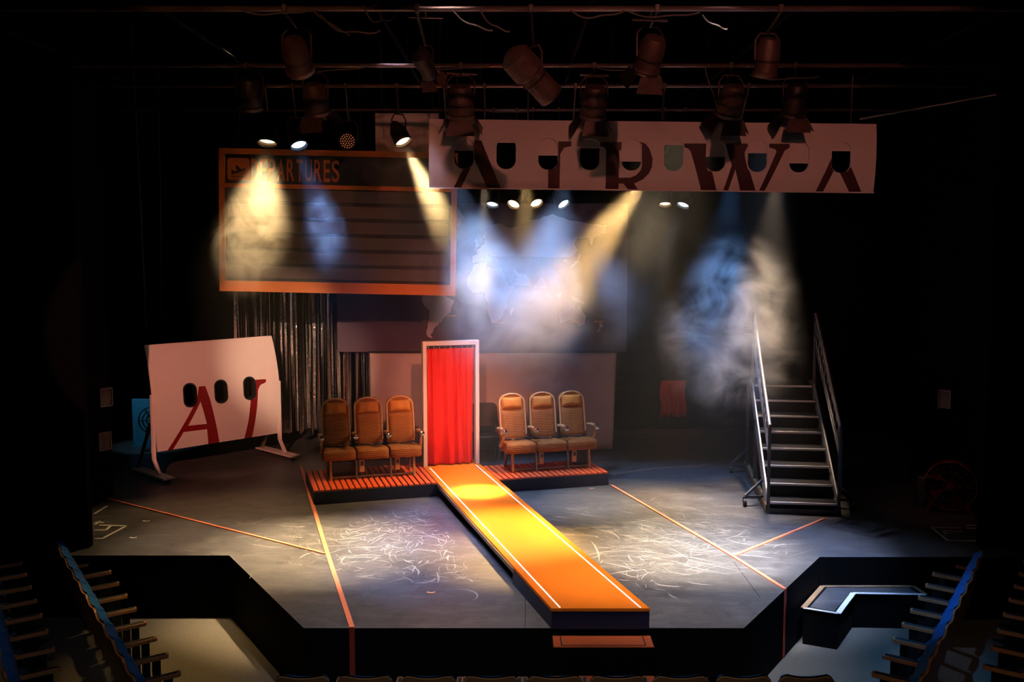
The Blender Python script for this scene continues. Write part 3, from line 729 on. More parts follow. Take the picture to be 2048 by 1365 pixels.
LI = [[(1.868,1.413),(2.072,1.407),(2.067,1.351),(1.96,1.323),(1.902,1.242),(1.881,.993),(1.852,.718),(1.819,.412),(1.673,.412),(1.722,.735),(1.754,1.082),(1.83,1.10),(1.868,1.179)]]
MB().prism(LI, mw, -.004, .001).build('letter', M['letter'], fp, cuts=PC, warp=pw)
for x in (.015, PL - .02):
    MB().bar((x, .05, 1.35), (x, .05, .30), .045, .07, up=(0, 1, 0)).build('post', M['panel'], fp, bevel=.003)
    MB().bar((x, .05, .31), (x, -.12, .09), .045, .05, up=(0, 1, 0)).build('knee', M['panel'], fp, bevel=.003)
    f = MB().box((x, .12, .075), (.20, 1.15, .025)).build('foot', M['panel'], fp, bevel=.003)
    for dy in (-.36, .60):
        MB().lathe((x - .02, dy, .032), (1, 0, 0), [(0, .03), (.035, .03)], 12, (True, True)).build('caster', M['rubber'], f)
    MB().bar((x, .05, 1.0), (x, .62, .09), .04, .04).build('brace', M['timber'], fp)
MB().bar((0, .08, .95), (PL, .08, .95), .04, .06).build('back_batten', M['timber'], fp)

# things behind the panel
bp = MB().box((0, 0, .45), (.6, .03, .90)).build('blue_flat', M['bluelit']); p = at(300, 890, 18.2); bp.location = (p.x, 18.2, -.0); bp.location.z = p.z - .47
bp2 = tag(bp, 'small blue-lit panel glimpsed behind the curved fuselage panel', 'panel')
bp.location.z = .0
spot('wing_light', (p.x - .3, 17.4, 2.4), (p.x, 18.2, .4), 45, (.4, .75, 1), 40, .6, .05)
ft = empty('caged_fan', (p.x + .16, 17.9, 0), 0, 'dark round fan standing in front of the small blue panel', 'fan')
for q in (.10, .17, .24):
    MB().tube([(q * math.cos(R(a)), 0, .55 + q * math.sin(R(a))) for a in range(0, 361, 15)], .012, 6, False).build('cage_ring', M['rim'], ft)
MB().tube([(0, 0, .55), (0, 0, .03)], .02, 8).build('stand', M['rim'], ft)
MB().lathe((0, 0, 0), (0, 0, 1), [(0, .16), (.03, .14)], 16, (True, True)).build('base', M['rim'], ft)
for a in (0, 60, 120): MB().bar((.24 * math.cos(R(a)), 0, .55 + .24 * math.sin(R(a))), (-.24 * math.cos(R(a)), 0, .55 - .24 * math.sin(R(a))), .05, .012).build('blade', M['rim'], ft)
rc = MB().grid(lambda u, v: ((u - .5) * .5 + .02 * math.sin(v * 7), .04 * math.sin(u * 16) * (1.1 - v), .25 + v * .75), 40, 8).build('red_cloth', M['reddark'], smooth=True, recalc=False)
p = at(1345, 860, 19.94); rc.location = (p.x, 19.94, 0); s = rc.modifiers.new('solid', 'SOLIDIFY'); s.thickness = .006
tag(rc, 'dark red cloth hanging in the gloom behind the smoke', 'cloth')
spot('wing_light', (3.2, 17.2, 4.6), (p.x, 19.9, .6), 140, (1, .3, .25), 22, .6, .05)

# ------------------------------------------------------------------ boarding stairs
sa = R(-7.2)
stz = empty('boarding_stairs', (4.027, 13.55, 0), sa, 'steel boarding stairs on wheels with handrails and bright step edges', 'stairs')
SWD = .90; run_, rise = .317, .19
for i in range(8):
    y, z = i * run_, .169 + i * rise
    d_ = run_ if i < 7 else .85
    t = MB().box((0, y + d_ / 2 - .01, z - .02), (SWD, d_ + .01, .04)).build('tread' if i < 7 else 'top_platform', M['stairtread'], stz)
    MB().box((0, y - .012, z - .012), (SWD, .022, .028)).build('nosing', M['nosing'], t)
    MB().box((0, y + .03, z - .115), (SWD, .012, .155)).build('riser', M['stairtread'], t)
yT, zT = 7 * run_, .169 + 7 * rise
for sx in (-1, 1):
    x = sx * (SWD / 2 + .025)
    MB().prism([[(-.02, .0), (-.02, .20), (yT, zT + .05), (yT + .30, zT + .05), (yT + .30, zT - .16), (yT + .08, zT - .16), (.22, .0)]], lambda u, v, t: (t, u, v), x - .012, x + .012).build('stringer', M['stringer'], stz, bevel=.003)
    def rl(h0, h1): return (x, 0.0, h0), (x, yT, h1)
    MB().tube([(x, 0, 1.24), (x, yT, 2.64)], .022, 10).build('handrail', M['rail'], stz, smooth=True)
    for dz in (.10, .34, .44): MB().tube([(x, .0, 1.24 - dz), (x, yT + .05, 2.64 - dz)], .014, 8).build('mid_rail', M['rail'], stz, smooth=True)
    for q in range(1, 12):
        f_ = q / 12; MB().tube([(x, yT * f_, 1.24 + 1.4 * f_ - .10), (x, yT * f_, 1.24 + 1.4 * f_ - .44)], .006, 6).build('baluster', M['rail'], stz)
    MB().bar((x, 0, 0.02), (x, 0, 1.25), .04, .04).build('post', M['stairsteel'], stz)
    MB().bar((x, yT, zT - .2), (x, yT, 2.65), .04, .04).build('post', M['stairsteel'], stz)
    for dz in (2.40, 2.28): MB().bar((x, yT, dz), (x - sx * -.10, yT + .28, dz), .03, .04).build('top_stub', M['rail'], stz)
    MB().bar((x, yT + .55, 0.1), (x, yT + .55, zT), .05, .05).build('support_leg', M['stairsteel'], stz)
    MB().bar((x, yT - .6, 0.1), (x, yT - .6, zT - .45), .05, .05).build('support_leg', M['stairsteel'], stz)
    MB().bar((x, .0, .07), (x, yT + .7, .07), .06, .10).build('base_rail', M['timber'], stz)
    for yy in (.45, yT + .35):
        xo = x + sx * .28
        g = MB().bar((x, yy, .12), (xo, yy - .1, .14), .04, .04).build('outrigger', M['stairsteel'], stz)
        MB().bar((x, yy + .1, .36), (xo, yy - .1, .15), .03, .03).build('outrigger_brace', M['stairsteel'], g)
        c_ = MB().lathe((xo - .02, yy - .1, .06), (1, 0, 0), [(0, .058), (.045, .058)], 16, (True, True)).build('caster', M['rubber'], stz, smooth=True)
        MB().bar((xo, yy - .1, .14), (xo, yy - .1, .06), .06, .03).build('caster_fork', M['stairsteel'], c_)
MB().box((0, .02, .04), (SWD, .03, .07)).build('base_cross_rail', M['stairsteel'], stz)

# ------------------------------------------------------------------ wings: speakers, red fan, ropes
def speaker(pos, rz, label):
    e = empty('wall_speaker', pos, rz, label, 'speaker')
    MB().box((0, .06, 0), (.20, .12, .27)).build('cabinet', M['rim'], e, bevel=.006)
    b = MB().prism([rounded_rect(.20, .27, .02, 3), list(reversed(rounded_rect(.165, .235, .02, 3)))], lambda u, v, t: (u, t, v), -.012, 0).build('grille_frame', M['speaker'], e)
    MB().lathe((0, -.004, -.03), (0, 1, 0), [(0, .075), (.012, .06), (.03, .02)], 18, (False, True)).build('cone', M['speaker'], e, smooth=True)
    MB().lathe((0, -.006, .085), (0, 1, 0), [(0, .03), (.008, .012)], 14, (False, True)).build('tweeter', M['speaker'], e, smooth=True)
    MB().box((0, .125, 0), (.05, .03, .06)).build('bracket', M['can'], e)
speaker((-5.80, 14.15, 1.55), R(90 - 35), 'upper wall speaker on the flat beside the curved panel')
speaker((-5.80, 14.05, .93), R(90 - 35), 'lower wall speaker on the flat beside the curved panel')
speaker((6.25, 14.3, 1.5), R(-90 + 35), 'lone wall speaker above the red fan')
rf = empty('drum_fan', (6.12, 13.7, 0), R(-25), 'dim red drum fan in the dark wing beyond the stairs', 'fan')
RC = .34
MB().tube([(RC * math.cos(R(a)), -.08, .38 + RC * math.sin(R(a))) for a in range(0, 361, 10)], .012, 6, False).build('front_ring', M['fanred'], rf)
MB().lathe((0, -.08, .38), (0, 1, 0), [(0, RC), (.22, RC)], 32).build('drum', M['fanred'], rf, smooth=True)
for q in (.10, .20, .28): MB().tube([(q * math.cos(R(a)), -.09, .38 + q * math.sin(R(a))) for a in range(0, 361, 15)], .004, 5, False).build('guard_ring', M['fanred'], rf)
for a in range(0, 360, 45): MB().tube([(0, -.09, .38), (RC * math.cos(R(a)), -.085, .38 + RC * math.sin(R(a)))], .004, 5).build('guard_spoke', M['fanred'], rf)
MB().lathe((0, -.095, .38), (0, 1, 0), [(0, .05), (.12, .06)], 16, (True, True)).build('hub', M['fanred'], rf)
for a in range(0, 360, 72):
    c_, s_ = math.cos(R(a)), math.sin(R(a))
    MB().add([(c_ * .05, .0, .38 + s_ * .05), (c_ * .28 - s_ * .08, -.02, .38 + s_ * .28 + c_ * .08), (c_ * .30 + s_ * .06, .04, .38 + s_ * .30 - c_ * .06)], [(0, 1, 2)]).build('blade', M['fanred'], rf).modifiers.new('solid', 'SOLIDIFY').thickness = .006
for sx in (-.22, .22): MB().bar((sx, 0, .14), (sx * 1.3, 0, .0), .04, .3, up=(0, 1, 0)).build('foot', M['fanred'], rf)
spot('wing_light', (5.2, 12.6, 2.6), (6.1, 13.7, .4), 7, (1, .25, .2), 50, .7, .05)
spot('wing_light', (-4.9, 12.8, 3.6), (-5.85, 14.1, 1.2), 6, (1, .6, .5), 45, .7, .05)
bn = MB().lathe((0, 0, 0), (0, 0, 1), [(0, .13), (.02, .14), (.42, .16), (.43, .15), (.40, .14)], 20, (True, True)).build('waste_bin', M['speaker'], smooth=True)
p = fl(1855, 1012); bn.location = p; tag(bn, 'dim grey bin standing beside the red fan', 'bin')
def rope(name, a, b_, r_, label):
    o = MB().tube([Vector((0, 0, 0)), (Vector(b_) - Vector(a)) * .5 + Vector((.01, 0, 0)), Vector(b_) - Vector(a)], r_, 6).build(name, M['rope']); o.location = a
    tag(o, label, 'rope')
rope('hanging_rope', at(293, 662, 17.6), at(264, 96, 17.6) + Vector((0, 0, .4)), .010, 'thicker hanging rope above the edge of the curved panel')
rope('hanging_rope', at(325, 660, 18.2), at(316, 120, 18.2) + Vector((0, 0, .6)), .007, 'thinner hanging rope nearer the departures board')
rl_ = MB().tube([(0, 0, 0), at(2060, 176, 12.2) - at(1720, 238, 13.6)], .018, 8).build('diagonal_pipe', M['pipe']); rl_.location = at(1720, 238, 13.6)
tag(rl_, 'thin slanting pipe rising past the end of the lettered sign', 'pipe')

# ------------------------------------------------------------------ lighting rig
PZ = 5.94
PIPES = [(9.7, 'lighting bar nearest the seats, strung with sagging cables'), (12.7, 'lighting bar in front of the lettered sign'), (14.3, 'lighting bar carrying the lit lamps above the departures board'), (16.8, 'rearmost lighting bar above the world map')]
pipe_mesh = None
for Y, lab in PIPES:
    o = MB().tube([(-7.5, 0, 0), (8.5, 0, 0)], .026, 10).build('lighting_bar', M['pipe']) if pipe_mesh is None else bpy.data.objects.new('lighting_bar', pipe_mesh)
    if pipe_mesh is None: pipe_mesh = o.data
    else: COL.objects.link(o)
    o.location = (0, Y, PZ); tag(o, lab, 'lighting bar', 'lighting bars')
for i, x in enumerate((-5.4, -3.4, -1.3, .75, 2.75, 4.8)):
    o = MB().tube([(0, 9.6, 0), (0, 16.9, 0)], .022, 8).build('cross_bar', M['black']); o.location = (x, 0, PZ + .055)
    tag(o, ORD[i] + ' cross pipe over the stage counted from the curved panel', 'lighting bar', 'cross pipes')
    for Y in (9.7, 12.7, 14.3, 16.8):
        q = MB().tube([(0, 0, 0), (0, 0, 1.5)], .012, 6).build('suspension_rod', M['black'], o); q.location = (0, Y, .02)
# small hanging tubes seen between the bars
for i, (x0, x1, y, Y) in enumerate(((817, 887, 33, 9.9), (1265, 1335, 39, 9.9), (893, 955, 146, 12.9), (1160, 1217, 149, 12.9))):
    a, b_ = at(x0, y, Y), at(x1, y + 2, Y)
    e = empty('tail_pipe', (a + b_) / 2, 0, 'short tail pipe slung under the ' + ('front' if Y < 11 else 'middle') + ' lighting bar, ' + ('nearer the board' if x0 < 1000 else 'nearer the stairs'), 'pipe')
    MB().tube([a - e.location, b_ - e.location], .014, 8).build('tube', M['pipe'], e)
    MB().tube([(0, 0, 0), (0, -.1, PZ - e.location.z)], .008, 6).build('hanger', M['can'], e)

def frame_of(d):
    d = Vector(d).normalized(); ref = Vector((0, 0, 1)) if abs(d.z) < .97 else Vector((0, 1, 0))
    a = d.cross(ref).normalized(); return d, a, d.cross(a).normalized()
def lantern(name, lens_pos, aim, pipeY, label, cat='stage light', style='par', rad=.115, lens=None, light=None, group='stage lights', body='can', doors=False, length=.3):
    """lens_pos: world centre of the lens; the can hangs from the bar at pipeY by a yoke and a drop"""
    lp = Vector(lens_pos); d, a, b_ = frame_of(Vector(aim) - lp)
    top = Vector((lp.x - d.x * length * .5, pipeY, PZ))
    e = empty(name, (top.x, top.y, PZ), 0, label, cat, group)
    O = lp - Vector(e.location)
    if style == 'par':
        prof = [(.05, rad * 1.06), (.0, rad * 1.06), (-length * .55, rad * 1.0), (-length * .72, rad * .8), (-length, rad * .5), (-length - .03, rad * .2)]
    elif style == 'profile':
        prof = [(.02, rad), (-.02, rad), (-length * .5, rad * .95), (-length * .55, rad * 1.25), (-length * .9, rad * 1.2), (-length, rad * .6), (-length - .02, rad * .2)]
    else:
        prof = [(.02, rad * 1.1), (-.02, rad * 1.1), (-.03, rad), (-length * .8, rad), (-length, rad * .75), (-length - .02, rad * .3)]
    bo = MB().lathe(O, d, prof, 22, (False, True)).build('housing', M[body], e, smooth=True, recalc=False)
    mi = bo.modifiers.new('solid', 'SOLIDIFY'); mi.thickness = .004
    if style != 'par':
        MB().lathe(O + d * (-length * .4), d, [(-.012, rad * 1.10), (.012, rad * 1.10)], 22).build('band', M['can'], bo)
    lm = M[lens] if lens else M['lens_off']
    n = 22; vs = [O - d * .012 + d * (.02)] + [O - d * .012 + (a * math.cos(2 * math.pi * q / n) + b_ * math.sin(2 * math.pi * q / n)) * rad * .97 for q in range(n)]
    MB().add(vs, [(0, 1 + q, 1 + (q + 1) % n) for q in range(n)]).build('lens', lm, e, recalc=False)
    # yoke: from pivots to the clamp
    piv = O - d * length * .42; side = a * (rad * 1.12)
    up = Vector((0, 0, rad * 1.9 + .05))
    MB().tube([piv + side, piv + side + up * .75, piv + side * .6 + up, piv - side * .6 + up, piv - side + up * .75, piv - side], .011, 6).build('yoke', M[body], e)
    MB().tube([piv + up, Vector((0, 0, -.03))], .014, 8).build('drop_arm', M['can'], e)
    MB().box((0, 0, 0), (.05, .075, .075)).build('clamp', M['can'], e, bevel=.008)
    if doors:
        for sx, ax, bx_ in ((1, a, b_), (-1, a, b_), (1, b_, a), (-1, b_, a)):
            c0 = O + d * .02 + ax * sx * rad * 1.08
            w0, w1, hh = rad * .85, rad * 1.15, rad * 1.25
            ou = (d * .86 + ax * sx * .5).normalized() * hh
            q = MB().add([c0 - bx_ * w0, c0 + bx_ * w0, c0 + bx_ * w1 + ou, c0 - bx_ * w1 + ou], [(0, 1, 2, 3)]).build('barn_door', M['canbrown'] if sx > 0 else M['can'], e, recalc=False)
            q.modifiers.new('solid', 'SOLIDIFY').thickness = .004
    if light:
        watts, col, deg, blend = light
        spot('lamp', lp + d * .06, aim, watts, col, deg, blend, .05, parent=e)
    return e
# lit backlights over the board
lantern('stage_light', at(535, 281, 14.4), at(500, 620, 13.6), 14.3, 'lit warm stage light over the corner of the departures board', lens='lens_warm', light=(1050, (1, .64, .27), 58, 1), rad=.125)
lantern('stage_light', at(597, 288, 14.4), at(745, 760, 12.7), 14.3, 'lit blue stage light next to the warm one over the board', lens='lens_blue', light=(2100, (.25, .45, 1), 28, 1), rad=.115)
led = lantern('stage_light', at(695, 282, 14.4), at(695, 282, 14.4) + Vector((.0, -1, -.25)), 14.3, 'unlit LED stage light with a ring of small dots', rad=.115)
dl, al, bl = frame_of(Vector((0, -1, -.25))); OO = at(695, 282, 14.4) - Vector(led.location)
for rr_, n_ in ((0, 1), (.035, 6), (.065, 12), (.095, 17)):
    for q in range(n_):
        aa = 2 * math.pi * q / n_
        MB().lathe(OO + dl * .018 + (al * math.cos(aa) + bl * math.sin(aa)) * rr_, dl, [(0, .009), (.006, .006)], 8, (False, True)).build('led_dot', M['led_dot'], led, recalc=False)
lantern('stage_light', at(805, 281, 14.4), at(1165, 1000, 12.2), 14.3, 'lit warm stage light just beside the end of the lettered sign', lens='lens_warm', light=(6500, (1, .64, .26), 22, .9), rad=.115)
# lit row under the sign
ROW = [(985, 407, 'lens_ice', 'lit pale blue stage light, first in the row below the sign', (800, (.45, .5, 1), 20, 1), (885, 1020)),
       (1028, 407, 'lens_warm', 'lit warm stage light, second in the row below the sign', (600, (1, .70, .36), 26, 1), (690, 1088)),
       (1072, 405, 'lens_warm', 'lit warm stage light, third in the row below the sign', (400, WHITE, 20, 1), (1400, 1090)),
       (1126, 407, 'lens_ice', 'lit pale blue stage light, fourth in the row below the sign', (1000, (.42, .58, 1), 28, 1), (1590, 1078)),
       (1330, 406, 'lens_warm', 'lit warm stage light in the pair below the sign', (1500, WARM, 20, 1), (1330, 1000)),
       (1367, 408, 'lens_ice', 'lit pale blue stage light in the pair below the sign', (900, ICE, 24, 1), (1150, 1010))]
for x, y, ln, lab, lt, ai in ROW:
    lantern('stage_light', at(x, y, 16.5), fl(*ai), 16.8, lab, lens=ln, light=lt, rad=.10, group='stage lights')
# lamps hidden from the circle by the sign, seen through its portholes
HID = [(900, 330, 14.9, 'blue stage light behind the sign before its first porthole', 'lens_blue', (2000, (.34, .54, 1), 50, 1), (.55, 15.3, 0)),
       (1140, 335, 14.9, 'blue stage light behind the sign between the third and fourth portholes', 'lens_blue', (1300, (.34, .54, 1), 50, 1), (-.3, 15.3, 0)),
       (1310, 330, 14.5, 'warm stage light behind the sign between the fifth and sixth portholes', 'lens_warm', (4300, (1, .58, .2), 30, 1), at(905, 880, 15.1)),
       (1470, 330, 15.0, 'blue stage light behind the sign between the seventh and eighth portholes', 'lens_blue', (1300, (.2, .45, 1), 42, 1), at(1412, 760, 15.2)),
       (1555, 330, 15.0, 'warm stage light behind the sign between the eighth and ninth portholes', 'lens_warm', (2400, (1, .72, .5), 36, 1), at(1512, 800, 14.6)),
       (970, 330, 14.6, 'amber stage light behind the sign between the first and second portholes', 'lens_warm', (12000, (1, .80, .5), 13, 1), fl(958, 985, .2)),
       (1055, 335, 14.6, 'amber stage light behind the sign between the second and third portholes', 'lens_warm', (8000, (1, .60, .22), 27, 1), fl(1030, 1062, .2))]
for x, y, Y, lab, ln, lt, ai in HID:
    lantern('stage_light', at(x, y, Y), ai, 14.3, lab, lens=ln, light=lt, rad=.10)
# unlit lanterns pointing upstage; the rounded one carries an added floor spot
UN = [(1100, 190, 9.9, (.66, .42, -.62), 9.7, 'profile', 'large worn profile lantern leaning over the stage centre', .125, .58, 'canbrown', False),
      (600, 140, 10.3, (.05, .7, -.7), 9.7, 'fresnel', 'round-backed lantern above the departures board', .13, .34, 'canbrown', False),
      (1292, 140, 10.2, (-.18, .55, -.8), 9.7, 'fresnel', 'lantern with a pale door flap above the fifth porthole', .125, .34, 'canbrown', True),
      (1530, 150, 10.2, (-.04, .29, -.96), 9.7, 'fresnel', 'rounded lantern far along the front bar toward the stairs', .11, .34, 'canbrown', False),
      (922, 232, 12.7, (.0, .35, -.94), 12.7, 'fresnel', 'worn lantern with barn doors over the first porthole', .155, .36, 'canbrown', True),
      (1186, 232, 12.7, (-.05, .4, -.9), 12.7, 'fresnel', 'worn lantern with barn doors over the fourth porthole', .15, .36, 'canbrown', True),
      (1456, 230, 12.7, (-.12, .4, -.9), 12.7, 'fresnel', 'worn lantern with barn doors over the seventh porthole', .15, .36, 'canbrown', True),
      (1586, 230, 12.7, (-.05, .3, -.95), 12.7, 'fresnel', 'dark lantern with barn doors over the ninth porthole', .14, .36, 'can', True),
      (636, 225, 12.9, (.1, .4, -.9), 12.7, 'fresnel', 'dark lantern with barn doors above the board lettering', .15, .36, 'canbrown', True),
      (500, 215, 12.9, (-.1, .4, -.9), 12.7, 'fresnel', 'dark lantern above the corner of the departures board', .15, .36, 'can', False),
      (860, 150, 10.6, (.3, .7, -.6), 9.7, 'profile', 'small lantern with a pink-lit flap between the front bars', .08, .3, 'can', True)]
for x, y, Y, d, pY, stl, lab, rd, ln, body, dr in UN:
    p = at(x, y, Y); lantern('stage_light', p, p + Vector(d), pY, lab, style=stl, rad=rd, length=ln, body=body, doors=dr, light=(9500, WHITE, 32, 1) if 'rounded' in lab else None)
# cables strung along the bars
CAB = [((640, 30), (760, 60), 9.65, .10, 'cable loop at the dark end of the front bar'), ((625, 20), (700, 70), 9.68, .02, 'cable dropping to the round-backed lantern'), ((725, 10), (790, 30), 9.62, .12, 'cable looped twice above the board'),
       ((960, 20), (1020, 62), 9.66, .06, 'cable running down to the leaning profile lantern'), ((1140, 20), (1250, 20), 9.62, .07, 'cable swag above the fourth porthole'), ((1255, 22), (1400, 24), 9.62, .05, 'cable swag above the sixth porthole'), ((1405, 30), (1455, 58), 9.62, .03, 'bright bent cable near the sixth cross pipe'),
       ((830, 128), (990, 130), 12.62, .06, 'cable swag on the middle bar nearest the profile lantern'), ((1180, 132), (1330, 132), 12.62, .05, 'cable swag on the middle bar beneath the pale door flap'), ((560, 128), (740, 130), 12.62, .09, 'cable swag on the middle bar above the board'),
       ((960, 218), (1060, 222), 16.7, .04, 'cable swag on the rear bar behind the sign'), ((1410, 135), (1440, 230), 12.62, .02, 'cable hanging from the middle bar to a worn lantern'), ((1500, 150), (1640, 152), 12.6, .05, 'cable swag at the stairs end of the middle bar'), ((480, 20), (620, 20), 9.68, .04, 'cable swag at the far dark end of the front bar'), ((905, 20), (985, 60), 9.66, .05, 'knotted cable near the first porthole')]
for (x0, y0), (x1, y1), Y, sag, lab in CAB:
    a, b_ = at(x0, y0, Y), at(x1, y1, Y); e0 = a.copy(); pts = []
    for i in range(13):
        t = i / 12; p = a.lerp(b_, t); p.z -= sag * 4 * t * (1 - t) * (1 + .25 * math.sin(i * .6)); p.y += .02 * math.sin(i * .7); pts.append(p - e0)
    o = MB().tube(pts, .008, 6).build('power_cable', M['cable'], smooth=True); o.location = e0; tag(o, lab, 'cable', 'rig cables')

# ------------------------------------------------------------------ theatre seats
def make_seat():
    e = empty('theatre_seat')
    W2 = .225
    def back(u, v, off):   # u across -1..1, v up 0..1
        h = .40 + .50 * v - .03 * (1 - u * u) * (v ** 4) - .05 * max(0, abs(u) - .8) / .2 * (v ** 6)
        return Vector((u * W2, -.20 - .10 * v + off - .035 * (1 - u * u) * .6, h))
    def puff(u, v):
        U, V = (u * 2 - 1) * 1.03, v * 1.05
        p = (max(0, 1 - abs(u * 2 - 1) ** 6) * max(0, 1 - abs(2 * v - 1) ** 8)) ** .4
        return back(U, V, .012 + .085 * p)
    b = MB().grid(puff, 14, 12)
    b.build('back_cushion', M['seatblue'], e, smooth=True, recalc=False)
    b = MB(); n = 12; mm = 8
    vs = [back(i / n * 2 - 1, j / mm * 1.0, .010) + Vector((0, 0, .004 * (j == mm))) for j in range(mm + 1) for i in range(n + 1)]
    vb = [back((i / n * 2 - 1) * 1.02, -.25 + j / mm * 1.26, -.012) for j in range(mm + 1) for i in range(n + 1)]
    fs_ = []; K = (n + 1) * (mm + 1)
    for j in range(mm):
        for i in range(n):
            q = j * (n + 1) + i; fs_.append((q, q + 1, q + n + 2, q + n + 1)); fs_.append((K + q + n + 1, K + q + n + 2, K + q + 1, K + q))
    for i in range(n): q = mm * (n + 1) + i; fs_.append((q, q + 1, K + q + 1, K + q)); fs_.append((i + 1, i, K + i, K + i + 1))
    for j in range(mm):
        q = j * (n + 1); fs_.append((q + n + 1, q, K + q, K + q + n + 1)); q += n; fs_.append((q, q + n + 1, K + q + n + 1, K + q))
    b.add(vs + vb, fs_).build('back_shell', M['seatwood'], e, smooth=True)
    MB().box((0, -.10, .40), (.40, .09, .32), Matrix.Rotation(R(10), 3, 'X')).build('folded_seat', M['seatfold'], e, bevel=.03, seg=3)
    return e
def make_arm(e, sx):
    x = sx * .242
    a = MB().prism([[(-.012, 0), (.012, 0)] and [(q[0], q[1]) for q in rounded_rect(.052, .34, .024, 5, 0, 0)]], lambda u, v, t: (x + u, v + .0, .63 + t + .03 * (v + .17)), 0, .035).build('armrest', M['armwood'], e, bevel=.006)
    MB().prism([rounded_rect(.030, .30, .014, 4)], lambda u, v, t: (x + u, v, .63 + t + .03 * (v + .17)), .034, .039).build('arm_pad', M['armpad'], a)
    MB().box((x, .06, .315), (.03, .07, .63)).build('leg', M['iron'], e)
    MB().bar((x, -.14, .64), (x, -.02, .30), .022, .05).build('arm_bracket', M['iron'], e)
    MB().box((x, .03, .012), (.05, .26, .024)).build('floor_plate', M['iron'], e)
proto = make_seat(); make_arm(proto, 1)
first_used = [False]
def place_seat(x, y, z, rz, label, group, extra=False):
    if not first_used[0]: o = proto; first_used[0] = True
    else: o = copy_tree(proto)
    o.location = (x, y, z); o.rotation_euler = (0, 0, rz); tag(o, label, 'theatre seat', group)
    if extra: make_arm(o, -1)
def seat_row(tip_far, tip_near, n, start, count, z, side, label, group):
    """arm tips measured in the photograph at both ends; seats face the stage"""
    a, b_ = Vector(tip_far), Vector(tip_near); st = (b_ - a) / (n - 1); u = st.normalized()
    # facing: perpendicular to the row, toward the stage
    f = Vector((-u.y, u.x)) if side < 0 else Vector((u.y, -u.x))
    rz = math.atan2(f.y, f.x) - math.pi / 2
    right = Vector((f.y, -f.x))
    for i in range(start, start + count):
        tip = a + st * i
        c = tip - f * .17 - right * .242
        place_seat(c.x, c.y, z, rz, label % ORD[i - start], group, extra=(i == (start if side < 0 else start + count - 1)))
LBL = 'blue theatre seat, %s from the stage in '
seat_row((-4.957, 11.837), (-3.22, 9.049), 8, 0, 10, HOUSE, -1, LBL + 'the gold-carpet front row', 'seats in the row beside the gold carpet')
seat_row((-6.277, 12.328), (-3.988, 8.542), 10, 2, 9, HOUSE + .10, -1, LBL + 'the second row behind the gold carpet', 'seats in the second row behind the gold carpet')
seat_row((5.164, 11.78), (3.478, 9.049), 8, 0, 10, HOUSE, 1, LBL + 'the front row beside the taped step', 'seats in the row beside the taped step')
seat_row((6.30, 11.92), (4.184, 8.574), 9, 0, 10, HOUSE + .10, 1, LBL + 'the second row behind the taped step', 'seats in the second row behind the taped step')
for i in range(9):
    place_seat(-1.76 + .529 * i, 8.375, HOUSE, 0, 'blue theatre seat in the centre row, %s from the gold-carpet side' % ORD[i], 'seats in the centre row', extra=(i == 0))
# low platforms under the second rows
for sx in (-1, 1):
    o = poly_slab('floor_riser_left' if sx < 0 else 'floor_riser_right', [(sx * 4.15, 7.4), (sx * 6.95, 12.0), (sx * 9, 12.0), (sx * 9, 7.4)], HOUSE, HOUSE + .10, M['carpet'], M['black'])
    tag(o, 'low carpeted riser under the second row ' + ('behind the gold carpet' if sx < 0 else 'behind the taped step'), 'floor')

# ------------------------------------------------------------------ haze and smoke
def smoke_mat(name, dens, thr, scale, rough=.62, dist=1.2, detail=4, aniso=.25, soft=.5, seed=0.0, gain=2.2):
    m = bpy.data.materials.new(name); m.use_nodes = True; nt = m.node_tree; N, L = nt.nodes, nt.links
    N.remove(N['Principled BSDF']); out = N['Material Output']
    vs = N.new('ShaderNodeVolumeScatter'); vs.inputs['Anisotropy'].default_value = aniso; vs.inputs['Color'].default_value = (1, 1, 1, 1)
    L.new(vs.outputs[0], out.inputs['Volume'])
    if scale is None: vs.inputs['Density'].default_value = dens; return m
    tc = N.new('ShaderNodeTexCoord'); ge = N.new('ShaderNodeNewGeometry')
    ln = N.new('ShaderNodeVectorMath'); ln.operation = 'LENGTH'; L.new(tc.outputs['Object'], ln.inputs[0])
    fo = N.new('ShaderNodeMapRange'); fo.interpolation_type = 'SMOOTHSTEP'; fo.inputs[1].default_value = 1.0; fo.inputs[2].default_value = 1.0 - soft; fo.inputs[3].default_value = 0; fo.inputs[4].default_value = 1
    L.new(ln.outputs['Value'], fo.inputs[0])
    ad = N.new('ShaderNodeVectorMath'); ad.operation = 'ADD'; ad.inputs[1].default_value = (seed, seed * 1.7, -seed); L.new(ge.outputs['Position'], ad.inputs[0])
    no = N.new('ShaderNodeTexNoise'); no.inputs['Scale'].default_value = scale; no.inputs['Detail'].default_value = detail; no.inputs['Roughness'].default_value = rough; no.inputs['Distortion'].default_value = dist
    L.new(ad.outputs[0], no.inputs['Vector'])
    mr = N.new('ShaderNodeMapRange'); mr.inputs[1].default_value = thr; mr.inputs[2].default_value = thr + 1 / gain; mr.inputs[3].default_value = 0; mr.inputs[4].default_value = dens
    L.new(no.outputs['Fac'], mr.inputs[0])
    mu = N.new('ShaderNodeMath'); mu.operation = 'MULTIPLY'; L.new(mr.outputs[0], mu.inputs[0]); L.new(fo.outputs[0], mu.inputs[1])
    L.new(mu.outputs[0], vs.inputs['Density'])
    return m
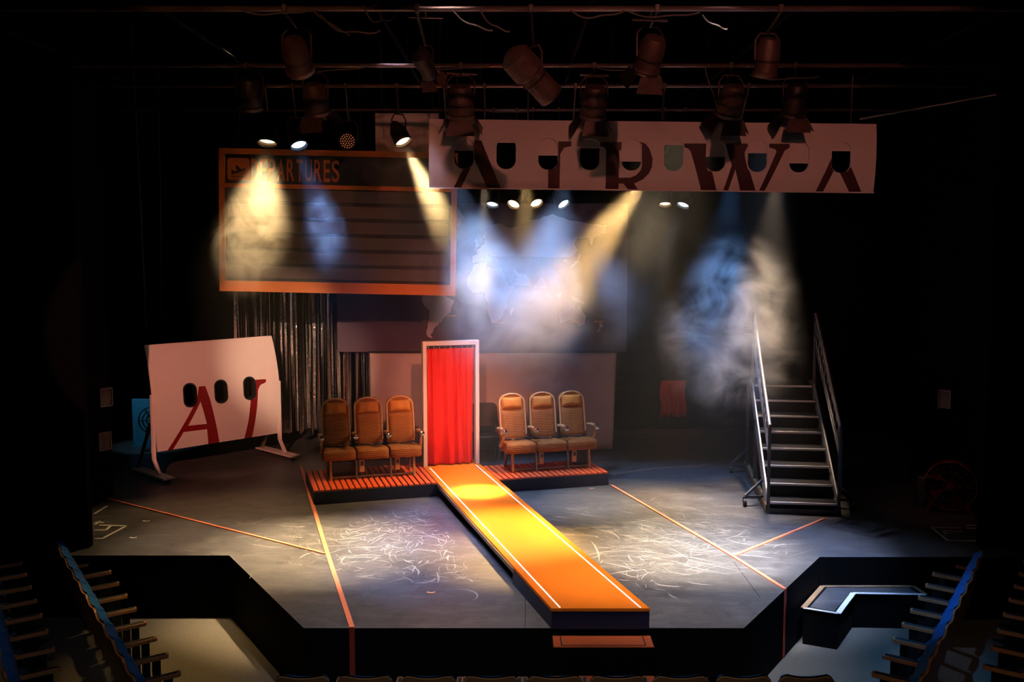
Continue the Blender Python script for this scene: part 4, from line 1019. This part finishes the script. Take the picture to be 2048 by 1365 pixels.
def cloud(name, c, rad, m, label):
    me = bpy.data.meshes.new(name); bm = bmesh.new(); bmesh.ops.create_icosphere(bm, subdivisions=3, radius=1.0); bm.to_mesh(me); bm.free()
    me.materials.append(m); o = bpy.data.objects.new(name, me); COL.objects.link(o); o.location = c; o.scale = rad
    tag(o, label, 'smoke', kind='stuff'); return o
hz = MB().box((0, 0, 0), (9.4, 4.6, 5.0)).build('haze', smoke_mat('thin_haze', .006, 0, None)); hz.location = (.45, 15.4, 2.75)
tag(hz, 'thin haze hanging in the light beams over the stage', 'haze', kind='stuff')
cloud('smoke', at(508, 455, 13.85), (.62, .5, 1.12), smoke_mat('smoke_gold', 2.6, .40, 1.9, seed=11.1, gain=3.6, detail=6, dist=1.8, soft=.75), 'billowing smoke lit gold in front of the departures board').rotation_euler = (R(-14), R(9), 0)
cloud('smoke', at(650, 440, 13.7), (.4, .4, .9), smoke_mat('smoke_blue', .5, .42, 1.9, seed=14.1, gain=3, detail=5, dist=1.6, soft=.8), 'faint blue-lit smoke in front of the board lettering')
cloud('smoke', at(1050, 585, 15.1), (2.05, .85, 1.45), smoke_mat('smoke_pale', 2.3, .30, 1.1, seed=15.21, dist=1.6, gain=1.7, soft=.9, detail=5), 'broad pale smoke in front of the world map')
cloud('smoke', at(1130, 735, 16.6), (1.6, .7, .8), smoke_mat('smoke_grey', .8, .44, 1.5, seed=12.3, gain=3), 'low grey smoke drifting above the seats nearer the stairs')
cloud('smoke', at(1465, 660, 15.0), (1.25, .95, 1.55), smoke_mat('smoke_plume', .95, .44, 1.15, seed=5.43, dist=2.2, gain=4, detail=6, soft=.6), 'tall smoke plume lit blue and cream beside the stairs')
cloud('smoke', at(850, 400, 14.1), (.8, .6, 1.25), smoke_mat('smoke_beam', .27, .15, 1.0, seed=31.9, dist=.4, gain=1.5, soft=.8), 'soft smoke glowing in the warm beam beside the sign')
cloud('smoke', at(1245, 460, 14.5), (.9, .5, 1.0), smoke_mat('smoke_amber', .55, .25, 1.3, seed=41.9, dist=.8, gain=1.7, soft=.8), 'amber-lit smoke in the slanting beam below the sign')
